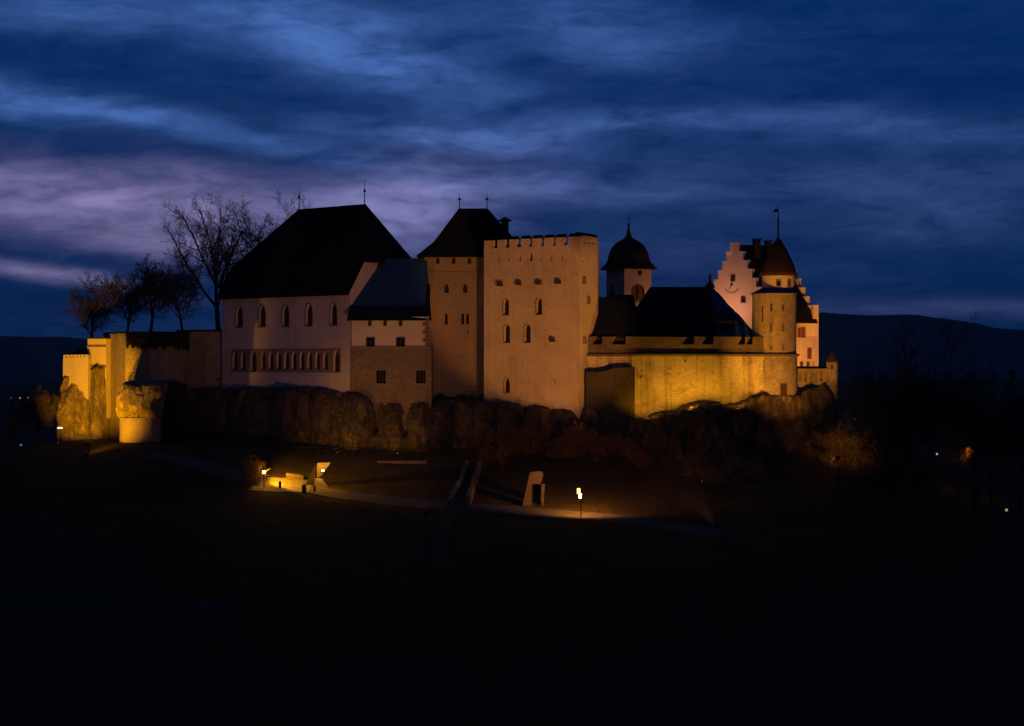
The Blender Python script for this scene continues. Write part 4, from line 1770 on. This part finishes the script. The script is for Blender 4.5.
strip('path', [(150, 455), (180, 460), (215, 469), (250, 480), (280, 486), (310, 489.5), (350, 496), (400, 502), (445, 506), (510, 510.5), (560, 515), (620, 519.5), (670, 526), (722, 535)], 1.55, 'path')
strip('forecourt', [(255, 484), (285, 485.5), (312, 486.5)], 2.6, 'court', .085)  # widened path, its gravel painted paler for the pool of lamplight
strip('path', [(452, 508), (444, 528), (437, 560)], .9, 'track')
strip('path', [(-40, 603), (60, 604), (160, 605), (236, 606)], 1.0, 'track')

# ------------------------------------------------------------------ bare trees


def grow(rng, start, d, length, rad, level, maxlev, trunk, crown, P_):
    """one branch and its children; thick wood into trunk, twigs into crown"""
    nseg = (7, 6, 5, 4, 3, 2)[min(level, 5)]
    pts, rads = [start.copy()], [rad]
    p = start.copy()
    d = d.normalized()
    endr = rad * (.45 if level < 2 else .35)
    for i in range(nseg):
        w = P_['wander'] * (1 + .35 * level)
        d = (d + Vector((rng.gauss(0, w), rng.gauss(0, w), rng.gauss(0, w) + P_['up'] * (.6 if level else 1)))).normalized()
        p = p + d * (length / nseg)
        pts.append(p.copy())
        rads.append(rad + (endr - rad) * (i + 1) / nseg)
    (trunk if level < 2 else crown).tube(pts, rads, (8, 6, 4, 3, 3, 3)[min(level, 5)], cap=False)
    if level >= maxlev:
        return
    cnt = P_['kids'][level]
    for k in range(cnt):
        f = P_['from'][level] + (1 - P_['from'][level]) * (k + rng.random() * .8) / cnt
        f = min(f, .999)
        i = int(f * nseg)
        q = pts[i] + (pts[min(i + 1, nseg)] - pts[i]) * (f * nseg - i)
        dd = (pts[min(i + 1, nseg)] - pts[i]).normalized()
        ax = dd.orthogonal().normalized()
        ax.rotate(Matrix.Rotation(k * 2.4 + rng.random() * 1.2, 3, dd))
        ang = math.radians(P_['ang'][level] * (.75 + .5 * rng.random()))
        nd = dd * math.cos(ang) + ax * math.sin(ang)
        ln = length * P_['len'][level] * (1.0 - .45 * (f - P_['from'][level])) * (.75 + .5 * rng.random())
        rr = max((rads[i]) * P_['thin'] * (.8 + .3 * rng.random()), P_['minr'])
        grow(rng, q, nd, ln, rr, level + 1, maxlev, trunk, crown, P_)


BIG = dict(wander=.05, up=.05, kids=(10, 10, 9, 7), **{'from': (.42, .20, .15, .1)}, ang=(36, 40, 45, 48), len=(1.30, .46, .46, .5), thin=.55, minr=.026)
DENSE = dict(wander=.05, up=.04, kids=(22, 9, 7, 4), **{'from': (.16, .12, .12, .1)}, ang=(56, 45, 45, 50), len=(.52, .48, .50, .5), thin=.36, minr=.024)
OVAL = dict(wander=.06, up=.05, kids=(9, 11, 9, 6), **{'from': (.38, .12, .12, .1)}, ang=(38, 45, 45, 50), len=(1.12, .46, .50, .5), thin=.50, minr=.028)
SHRUB = dict(wander=.12, up=.06, kids=(10, 8, 5), **{'from': (.03, .1, .1)}, ang=(46, 40, 45), len=(.9, .55, .5), thin=.55, minr=.018)


def tree(name, label, base, height, P_, seed, cat='tree', maxlev=4, rad=None, lean=(0, 0), bark='bark', twig='twig', scale=None, group=None):
    rng = random.Random(seed)
    t = thing(name, label, cat, base, group)
    tr, cr = MB(), MB()
    rad = rad or height * .022
    grow(rng, Vector(base), Vector((lean[0], lean[1], 1)), height, rad, 0, maxlev, tr, cr, P_)
    if scale:
        b = Vector(base)
        for mb in (tr, cr):
            mb.v = [(b.x + (q[0] - b.x) * scale[0], b.y + (q[1] - b.y) * scale[0], b.z + (q[2] - b.z) * scale[1]) for q in mb.v]
    tr.build('trunk', MT[bark], t, smooth=True)
    cr.build('crown', MT[twig], t)
    return t


def top_of(t):
    return max((v.co.z for c in t.children for v in c.data.vertices))


Z_T = 3.2
tree('bare_tree', 'tallest bare tree, wide forked crown rising left of the great black roof', (PX(219, 279), 279, Z_T), 9.9, BIG, 11, rad=.50, lean=(-.01, 0), scale=(.88, 1.05))
tree('bare_tree', 'slender bare tree half hidden behind the left hip of the great black roof', (PX(268, 288), 288, Z_T), 10.2, BIG, 23, rad=.32, lean=(.03, 0))
tree('bare_tree', 'small dense bare tree just left of the tallest tree', (PX(184, 277), 277, Z_T), 6.6, OVAL, 5, rad=.26)
tree('bare_tree', 'dense upright bare tree above the lit bastion', (PX(150, 278), 278, Z_T), 6.6, OVAL, 8, rad=.28)
tree('bare_tree', 'low bare tree behind the dense upright one on the west terrace', (PX(127, 284), 284, Z_T), 5.6, OVAL, 31, rad=.24)
tree('bare_tree', 'leftmost bare tree with a rounded crown behind the west parapet', (PX(92, 280), 280, .8), 6.6, OVAL, 14, rad=.28)

# right hand side, dark trees on the falling slope
def gtree(px, Y, *a, **k):
    return None


tree('tall_dark_tree', 'tall dark bare tree right of the castle against the far hill', (PX(908, 226), 226, gz(PX(908, 226), 226)), 12, OVAL, 41, rad=.4)
tree('tall_dark_tree', 'shorter dark bare tree leaning against the tall one right of the castle', (PX(884, 232), 232, gz(PX(884, 232), 232)), 7.2, OVAL, 42, rad=.25)
tree('tall_dark_tree', 'dark bare tree at the right picture edge', (PX(1016, 215), 215, gz(PX(1016, 215), 215)), 11, OVAL, 43, rad=.3)
tree('tall_dark_tree', 'dark bare tree between the glowing lamp and the right edge', (PX(992, 232), 232, gz(PX(992, 232), 232)), 7.5, OVAL, 44, rad=.25)
tree('tall_dark_tree', 'bare tree glowing amber around a hidden lamp at the right', (PX(958, 236), 236, gz(PX(958, 236), 236)), 6.2, OVAL, 45, rad=.22, twig='rusty')
tree('tall_dark_tree', 'dark bare tree filling the gap behind the tall one right of the castle', (PX(930, 240), 240, gz(PX(930, 240), 240)), 8.2, OVAL, 51, rad=.28)
tree('tall_dark_tree', 'broad dark bare tree just left of the tall one, nearest the amber shrubs', (PX(893, 242), 242, gz(PX(893, 242), 242)), 8.0, OVAL, 52, rad=.28)
tree('bare_tree', 'low spreading bare tree at the left edge below the castle', (PX(40, 258), 258, gz(PX(40, 258), 258)), 4.4, OVAL, 46, rad=.2)
tree('bare_tree', 'small bare tree at the left edge catching a little amber light', (PX(14, 252), 252, gz(PX(14, 252), 252)), 4.0, DENSE, 47, rad=.12, twig='rusty', maxlev=3)


def conifer(label, px, Y, height, seed):
    rng = random.Random(seed)
    b = Vector((PX(px, Y), Y, gz(PX(px, Y), Y)))
    t = thing('conifer', label, 'tree', b)
    MB().tube([b, b + Vector((0, 0, height))], [.25, .03], 7).build('trunk', MT['bark'], t)
    m = MB()
    for k in range(190):
        q = (k / 190) ** .8
        z = height * (.10 + .89 * q)
        r = (1 - q) * height * .30 * (.7 + .5 * rng.random()) + .15
        a = rng.random() * 6.283
        d = Vector((math.cos(a), math.sin(a), -.28))
        s = b + Vector((0, 0, z))
        for j in range(9):
            f = (j + 1) / 9
            c = s + d * (r * f)
            side = Vector((-math.sin(a), math.cos(a), 0))
            for sg in (-1, 1):
                w = (.55 * (1 - .55 * f)) * (.7 + .6 * rng.random())
                e = c + side * (sg * w) + d * .25 + Vector((0, 0, rng.uniform(-.12, .05)))
                m.add([c, c + d * .14, e], [(0, 1, 2)])
    m.build('crown', MT['needle'], t)


conifer('dark conifer with a blunt top right of the tall bare tree', 975, 224, 15.0, 3)
conifer('dark conifer at the right edge behind the bare trees', 1012, 240, 17.5, 6)


def shrub(label, px, py, h, seed, mat='rusty', Y=None, wide=1.0):
    Y = Y or ground_at(px, py)
    x = PX(px, Y)
    z = PZ(py, Y)
    rng = random.Random(seed)
    t = thing('shrub', label, 'shrub', (x, Y, z))
    tr, cr = MB(), MB()
    for k in range(5):
        a = rng.random() * 6.28
        s = Vector((x + math.cos(a) * .4 * wide, Y + math.sin(a) * .3, z - .2))
        grow(rng, s, Vector((math.cos(a) * .55 * wide, math.sin(a) * .5, 1)), h * (.6 + .3 * rng.random()), .05, 0, 3, tr, cr, SHRUB)
    tr.build('stem', MT['bark'], t)
    cr.build('twigs', MT[mat], t)


shr = [
    ('bare shrub glowing amber below the corner turret', 852, 470, 6.2, 1), ('bare amber lit shrub at the foot of the tall dark tree', 872, 478, 6.8, 2),
    ('lower dim shrub right of the amber lit shrubs', 895, 482, 4.8, 4), ('round shrub on the rock face below the round tower', 768, 452, 3.2, 5),
    ('shrub at the base of the rock under the terrace', 800, 470, 3.6, 6), ('bare shrub below the curtain wall beside the rock step', 662, 455, 3.2, 7),
    ('brown bare shrub above the stone gateway', 556, 462, 3.8, 8), ('wide brown shrub below the battlemented tower', 515, 458, 4.4, 9),
    ('thin brown shrub beside the stone stairway', 492, 468, 3.2, 10), ('thin shrub at the foot of the dark shadow block', 612, 455, 3.0, 12),
    ('low shrub on the bank right of the small lamp', 638, 468, 2.4, 13), ('dim shrub below the rock pillar', 700, 480, 3.4, 15),
    ('broad brown thicket under the left corner of the battlemented tower', 480, 448, 3.4, 21), ('brown thicket under the middle of the battlemented tower', 535, 450, 3.6, 22),
    ('tangled thicket under the right corner of the battlemented tower', 582, 452, 3.8, 23), ('tangled thicket below the dark shadow block', 630, 462, 3.2, 24),
    ('low scrub at the foot of the rock under the curtain wall', 720, 486, 3.0, 25), ('dim scrub right of the rock pillar', 748, 484, 3.4, 26),
    ('dark scrub under the amber lit shrubs', 840, 494, 4.2, 28), ('dark scrub at the foot of the rightmost rocks', 815, 486, 3.8, 29),
    ('dark scrub below the tall dark tree', 912, 488, 4.6, 30), ('dark scrub left of the glowing lamp tree', 935, 492, 4.2, 33),
]
for lb, px, py, h, sd in shr:
    Yo = None
    if py < 456:
        Yo = 243.5
    if sd == 16:
        Yo = 245.5
    shrub(lb, px, py, h, 100 + sd, Y=Yo)
shrub('small leafless tree blazing orange beside the path lamp', 259, 485.5, 3.3, 140, 'rusty')


def ivy(label, spots, seed, leaf=.13):
    """creeper on a wall: spots are (px, py_top, py_bottom, depth); ragged strands of leaves"""
    rng = random.Random(seed)
    m = MB()
    for (p0, t0, b0, y0), (p1, t1, b1, y1) in zip(spots, spots[1:]):
        n = int(abs(p1 - p0) * 16)
        for k in range(n):
            q = rng.random()
            px = p0 + (p1 - p0) * q
            Y = y0 + (y1 - y0) * q
            top = t0 + (t1 - t0) * q + rng.gauss(0, .8)
            bot = b0 + (b1 - b0) * q + 5 * mn.noise(Vector((px * .35, seed, 0))) + 3 * mn.noise(Vector((px * 1.3, seed, 2)))
            for h in range(9):
                py = top + (bot - top) * (rng.random() ** 1.2)
                c = P(px + rng.gauss(0, .5), py, Y - rng.random() * .38)
                u = Vector((rng.gauss(0, 1), rng.gauss(0, 1), rng.gauss(0, 1))).normalized()
                v = u.orthogonal().normalized()
                s_ = leaf * (.6 + .8 * rng.random())
                m.add([c - u * s_, c + v * s_ * .6, c + u * s_, c - v * s_ * .6], [(0, 1, 2, 3)])
    o = m.build('ivy', MT['leaf'])
    return tag(o, label, 'ivy')


ivy('dark ivy hanging in a ragged curtain over the top edge of the west bastion', [(126.5, 333, 346, 263.3), (150, 333, 347, 262.6), (168, 333, 346, 263.8), (181, 333, 349, 266.8), (189, 334, 350, 271.8)], 3)
ivy('dark creeper spreading behind the right side of the masonry pier', [(164, 384, 440, 262.0), (172, 382, 446, 263), (186, 386, 446, 265)], 6, .2)

# ------------------------------------------------------------------ stairway, gateway and small walls on the bank


def bank_wall(parent, name, pts, h, th, mat, rag=.15, seed=1):
    """wall following picture points up the slope"""
    m = MB()
    q3 = []
    for px, py in pts:
        Y = ground_at(px, py)
        q3.append(Vector((PX(px, Y), Y)))
    fine = []
    for a, b in zip(q3, q3[1:]):
        k = max(2, int((b - a).length / .5))
        fine += [a + (b - a) * i / k for i in range(k)]
    fine.append(q3[-1])
    n = len(fine)
    for i, q in enumerate(fine):
        d = (fine[min(i + 1, n - 1)] - fine[max(i - 1, 0)]).normalized()
        nr = Vector((-d.y, d.x)) * th / 2
        z = gz(q.x, q.y)
        top = z + h + rag * mn.noise(Vector((q.x * 1.5, q.y * 1.5, seed))) * 2
        for s, zz in ((-1, z - .6), (-1, top), (1, top), (1, z - .6)):
            m.v.append((q.x + nr.x * s, q.y + nr.y * s, zz))
    for i in range(n - 1):
        a = i * 4
        for k in range(3):
            m.f.append((a + k, a + k + 1, a + k + 5, a + k + 4))
    m.f += [(0, 1, 2, 3), tuple(range((n - 1) * 4, n * 4))]
    return m.build(name, MT[mat], parent)


def stairway():
    b = ground_at(468, 506)
    t = thing('stairway', 'steep stone stairway with rough side walls climbing the bank below the towers', 'stairway', (PX(468, b), b, gz(PX(468, b), b)))
    bank_wall(t, 'side_wall', [(481, 462), (477, 480), (468, 507)], 1.3, .55, 'base', .35, 2)
    bank_wall(t, 'side_wall', [(467, 470), (460, 488), (449, 509)], 1.1, .5, 'base', .35, 3)
    m = MB()
    Ya, Yb = ground_at(458.5, 508), ground_at(474, 465)
    xa, xb = PX(458.5, Ya), PX(474, Yb)
    for k in range(26):
        q = k / 26
        y = Ya + (Yb - Ya) * q
        x = xa + (xb - xa) * q
        m.box((x, y, gz(x, y) - .3), 1.25, (Yb - Ya) / 26 * .98, .42)
    m.build('steps', MT['base'], t)


stairway()


def gateway():
    Y = ground_at(534, 506)
    t = thing('stone_gateway', 'small stone gateway with a dark opening set in the bank above the path', 'gateway', (PX(534, Y), Y, gz(PX(534, Y), Y)))
    m = MB()
    m.prism([P(522, 507, Y), P(531.5, 507, Y), P(531.5, 472, Y), P(530, 472, Y), P(527, 486, Y)], (0, .6, 0))
    m.build('wing_wall', MT['base'], t)
    m = MB()
    m.prism([P(531.6, 484, Y + .02), P(541, 484, Y + .02), P(543.5, 474, Y + .02), P(541, 471, Y + .02), P(531.6, 472, Y + .02)], (0, .6, 0))
    m.build('lintel', MT['base'], t)
    m = MB()
    m.prism([P(541.6, 507, Y + .04), P(543.2, 507, Y + .04), P(545, 484, Y + .04), P(541.6, 484, Y + .04)], (0, .6, 0))
    m.build('jamb', MT['base'], t)
    m = MB()
    m.prism([P(531.6, 507, Y + 1.2), P(541.6, 507, Y + 1.2), P(541.6, 484, Y + 1.2), P(531.6, 484, Y + 1.2)], (0, .1, 0))
    m.build('door', MT['wood'], t)


gateway()


def cellar():
    Y = ground_at(314, 487)
    t = thing('cellar_entrance', 'bright whitewashed cellar entrance with a dark wedge of painted shade beside the lit path', 'cellar entrance', (PX(315, Y), Y, gz(PX(315, Y), Y)))
    m = MB()
    m.prism([P(317, 463, Y + 1), P(330.5, 462.5, Y + 1), P(322, 475, Y + 1), P(317, 479, Y + 1)], (0, .5, 0))
    m.build('gable', MT['pale'], t)
    m = MB()
    m.prism([P(314.5, 487.5, Y + .1), P(328, 487.5, Y + .1), P(322, 479, Y + .1), P(314.5, 478.5, Y + .1)], (0, .6, 0))
    m.build('front_wall', MT['pale'], t)
    m = MB()
    m.prism([P(304.5, 486, Y + .4), P(314.4, 486, Y + .4), P(316.4, 462.5, Y + 1.4)], (0, .5, .0))
    m.build('shadow_wedge', MT['wood'], t)  # dark wedge stands for the triangular shadow, shade put into its colour
    m = MB()
    m.prism([P(286, 482, Y + 2.4), P(303.5, 482.5, Y + 2.4), P(303.5, 475.5, Y + 2.4), P(295, 474, Y + 2.4), P(286, 473, Y + 2.4)], (0, .5, 0))
    m.build('garden_wall', MT['base'], t)
    q = P(323, 470.5, Y - .2)
    MB().lathe((q.x, q.y), [(0, q.z - .14), (.12, q.z - .1), (.14, q.z + .1), (0, q.z + .14)], 10).build('lantern', EMIT, t)
    MB().tube([q, q + Vector((0, 1.4, .1))], .03, 6).build('lamp_arm', MT['iron'], t)
    point('cellar_lamp_light', (q.x, q.y - .3, q.z + .1), 260, SODIUM, .12)


cellar()

# bollards by the path
for lb, px, py, h, w in (('dark bollard standing in the bright lamplight on the path', 280, 489, 1.0, .16), ('stout dark bollard in front of the cellar entrance', 304, 493, 1.1, .30), ('slim dark bollard right of the stout one', 314.5, 492, .8, .14)):
    Y = ground_at(px, py)
    m = MB().lathe((PX(px, Y), Y), [(w, gz(PX(px, Y), Y) - .2), (w, gz(PX(px, Y), Y) + h * .8), (w * .75, gz(PX(px, Y), Y) + h * .95), (0, gz(PX(px, Y), Y) + h)], 12)
    tag(m.build('bollard', MT['iron']), lb, 'bollard')


def railing():
    t = thing('railing', 'thin iron railing along the foot of the rocks under the wing', 'railing', P(370, 444, 246.5))
    pts = []
    for k in range(17):
        px = 300 + k * 9
        Y = 246.6 - .004 * (px - 300)
        x = PX(px, Y)
        z = gz(x, Y)
        pts.append(Vector((x, Y, z)))
        MB().tube([(x, Y, z - .2), (x, Y, z + 1.15)], .045, 6).build('post', MT['iron'], t)
    for h in (.6, 1.12):
        MB().tube([q + Vector((0, 0, h)) for q in pts], .035, 6).build('rail', MT['iron'], t)


railing()

# stacked boards lying on the bank
Y = ground_at(402, 463)
m = MB()
m.box((PX(402, Y), Y, gz(PX(402, Y), Y)), 6.5, .5, .3, .05)
m.box((PX(410, Y), Y - .4, gz(PX(410, Y), Y - .4) + .02), 4.5, .3, .22, -.04)
tag(m.build('retaining_kerb', MT['base']), 'pale low kerb on the dark bank below the wing', 'kerb')
Y = ground_at(333, 450)
m = MB()
m.prism([P(328.5, 452, Y), P(337.5, 449.5, Y), P(339, 447.5, Y), P(332, 449, Y)], (0, .8, 0))
tag(m.build('rock_slab', MT['dim']), 'dark slab of rock lying on the lit bank above the cellar entrance', 'rock')

# ------------------------------------------------------------------ lamps



def path_lamp():
    px, pyb = 581, 521
    Y = ground_at(px, pyb)
    x = PX(px, Y)
    z = gz(x, Y)
    t = thing('street_lamp', 'lit path lamp with a glowing lantern and its doubled reflection on a dark post', 'street lamp', (x, Y, z))
    zl = PZ(500, Y)
    MB().tube([(x, Y, z - .2), (x, Y, zl)], [.07, .05], 8).build('post', MT['iron'], t)
    m = MB().lathe((x, Y), [(.0, zl), (.16, zl + .02), (.2, zl + .12), (.1, zl + .18)], 10)
    m.box((x + .2, Y, zl - .35), .5, .06, .06)
    m.build('bracket', MT['iron'], t)
    lo = MB().lathe((x - .10, Y), [(0, zl + .2), (.15, zl + .2), (.19, zl + .75), (0, zl + .78)], 10).build('lantern', EMIT, t)
    MB().lathe((x - .28, Y), [(0, PZ(494.0, Y)), (.20, PZ(493.8, Y)), (.20, PZ(488.3, Y)), (0, PZ(488.2, Y))], 10).build('lantern', EMIT_S, t)  # upper glowing part added for the lamp's doubled reflection
    MB().lathe((x - .28, Y), [(.24, PZ(488.1, Y)), (.05, PZ(486.8, Y)), (0, PZ(486.8, Y))], 10).build('cap', MT['iron'], t)
    spot('street_lamp_light', (x - .1, Y + .35, zl + 1.2), (x + 1.5, Y + 14, zl + .6), 2300, 165, AMBER, .3, .25)


path_lamp()


def bank_lamp():
    px = 264
    Y = ground_at(px, 489)
    x = PX(px, Y)
    z = gz(x, Y)
    t = thing('street_lamp', 'lamp half hidden by the blazing orange leafless tree', 'street lamp', (x, Y, z))
    MB().tube([(x, Y, z - .2), (x, Y, z + 1.9)], [.06, .045], 8).build('post', MT['iron'], t)
    MB().lathe((x, Y), [(0, z + 1.9), (.16, z + 1.95), (.18, z + 2.3), (0, z + 2.32)], 10).build('lantern', EMIT, t)
    MB().lathe((x, Y), [(.30, z + 2.34), (.06, z + 2.5), (0, z + 2.5)], 10).build('cap', MT['iron'], t)
    point('bank_lamp_light', (x + .2, Y + .8, z + 2.2), 260, SODIUM, .2)
    spot('bank_lamp_beam', (x + .5, Y + .6, z + 3.0), (x + 8, Y + 5.5, z + .6), 3100, 132, SODIUM, .35, .15)


bank_lamp()


def flood_fixture(pos, target, label):
    pos = Vector(pos)
    d = (Vector(target) - pos)
    dh = Vector((d.x, d.y, 0)).normalized()
    d = d.normalized()
    body = pos - d * .55
    t = thing('floodlight', label, 'floodlight', (body.x, body.y, gz(body.x, body.y)), 'floodlights aimed at the castle')
    gzz = min(gz(body.x, body.y), body.z - .5)
    MB().tube([(body.x, body.y, gzz - .2), (body.x, body.y, body.z)], .06, 6).build('post', MT['iron'], t)
    u = d.cross(Vector((0, 0, 1))).normalized()
    w = u.cross(d)
    q = body + d * .18
    m = MB()
    m.prism([q - u * .28 - w * .2, q + u * .28 - w * .2, q + u * .28 + w * .2, q - u * .28 + w * .2], -d * .3)
    m.build('housing', MT['iron'], t)
    q = q + d * .005
    MB().prism([q - u * .24 - w * .17, q + u * .24 - w * .17, q + u * .24 + w * .17, q - u * .24 + w * .17], d * .02).build('lens', EMIT_S, t)


for (p, tg, e, c, colr, bl_), lb in zip(FLOODS, (
        'floodlight on the dark slope aimed at the pink hall', 'floodlight on the dark slope aimed at the battlemented tower',
        'floodlight at the rock step below the middle of the curtain wall', 'floodlight right of the dark shadow block at the foot of the curtain wall', 'floodlight below the right end of the curtain wall',
        'floodlight on the ground left of the masonry pier', 'floodlight at the foot of the west rock',
        None, 'floodlight behind the shrubs below the corner turret', None, 'floodlight on the dark slope aimed at the round tower', None)):
    if lb:
        flood_fixture(p, tg, lb)

# small lights washing the rock at the railing
for px, tx, pw, lb in ((338, 350, 260, 'small floodlight at the railing washing the big rounded rock'), (398, 404, 300, 'small floodlight at the railing washing the rock under the wing')):
    Y = 246.9
    xx = PX(px, Y)
    spot('rock_light_beam', (xx, Y, gz(xx, Y) + .5), P(tx, 405, 251.5), pw, 130, SODIUM, .8, .1)
    flood_fixture((xx, Y, gz(xx, Y) + .5), P(tx, 405, 251.5), lb)

# lamp glowing behind the dark trees at the right
Y = 238.5
x = PX(966, Y)
z = PZ(450, Y)
t = thing('street_lamp', 'amber lamp glowing through bare branches near the right edge', 'street lamp', (x, Y, gz(x, Y)))
MB().tube([(x, Y, gz(x, Y) - .2), (x, Y, z + .35)], .06, 6).build('post', MT['iron'], t)
MB().lathe((x, Y), [(0, z + .3), (.2, z + .32), (.2, z + .45), (0, z + .5)], 10).build('lantern', EMIT_S, t)
point('hidden_lamp_light', (x, Y - 1.0, z), 170, AMBER, .2)


def far_lamp(label, px, py, Y, s, mat, cat='street lamp'):
    """lamp post down in the valley: pole and glowing head"""
    p = P(px, py, Y)
    zg = gz(p.x, p.y)
    t = thing('street_lamp', label, cat, (p.x, p.y, min(zg, p.z - 1)), 'lamps far down in the valley')
    k = s * Y / F
    MB().tube([(p.x, p.y, min(zg, p.z - 1) - .3), (p.x, p.y, p.z)], max(.06, k * .12), 5).build('post', MT['iron'], t)
    MB().lathe((p.x, p.y), [(0, p.z - k * .5), (k * .4, p.z - k * .35), (k * .5, p.z), (k * .4, p.z + k * .35), (0, p.z + k * .5)], 10).build('lantern', mat, t)


LW = glow('far_white', (1, .86, .68), .55)
LB = glow('far_warm', (1, .62, .28), .40)
LD = glow('far_dim', (.75, .7, .6), .14)
for lb, px, py, Y, s, mt in (
        ('faint valley lamp nearest the left picture edge', 11, 398, 1500, 1.5, LD), ('second small valley lamp from the left edge', 20, 398, 1480, 1.8, LB),
        ('brightest white valley lamp left of the castle', 28.5, 398, 1450, 2.3, LW), ('small warm valley lamp nearest the west rock', 42, 399, 1450, 1.7, LD),
        ('white lamp on a post beside the west rock foot', 58.5, 444, 262, 2.6, LW), ('low white lamp at the left edge of the slope', 21, 445, 268, 2.6, LD),
        ('tiny bluish valley lamp just right of the turret rock', 855, 419, 900, 1.5, LD), ('tiny warm valley lamp above the amber shrub', 866, 420.5, 900, 1.8, LB),
        ('dim valley lamp high between the dark trees', 936, 428, 700, 1.8, LD), ('bright white valley lamp between the dark trees', 937, 454, 560, 2.0, LW),
        ('left one of the two valley lamps behind the right trees', 999, 427, 700, 2.0, LB), ('right one of the two valley lamps behind the right trees', 1003.5, 426, 700, 1.4, LD),
        ('dim lamp low among the right trees, left of its neighbour', 1006, 467.5, 430, 1.2, LD), ('warm lamp among the right trees, lower right', 1012, 465.5, 430, 1.5, LB),
        ('warm window-like lamp low at the right edge', 1006.5, 510, 212, 3.0, LB), ('tiny white lamp on the dark bank above the right end of the path', 702, 481, 236, 1.3, LD)):
    far_lamp(lb, px, py, Y, s, mt)

# white van-light: a wall lamp on the west rock
p = P(60, 428, 259)
t = thing('wall_lamp', 'short white strip lamp glowing beside the west rock', 'lamp', p)
MB().tube([p + Vector((-.35, 0, 0)), p + Vector((.35, 0, .02))], .12, 8).build('tube', glow('strip', (1, .95, .8), .9), t)
MB().tube([(p.x, p.y + .15, gz(p.x, p.y) - .3), (p.x, p.y + .15, p.z)], .05, 6).build('post', MT['iron'], t)
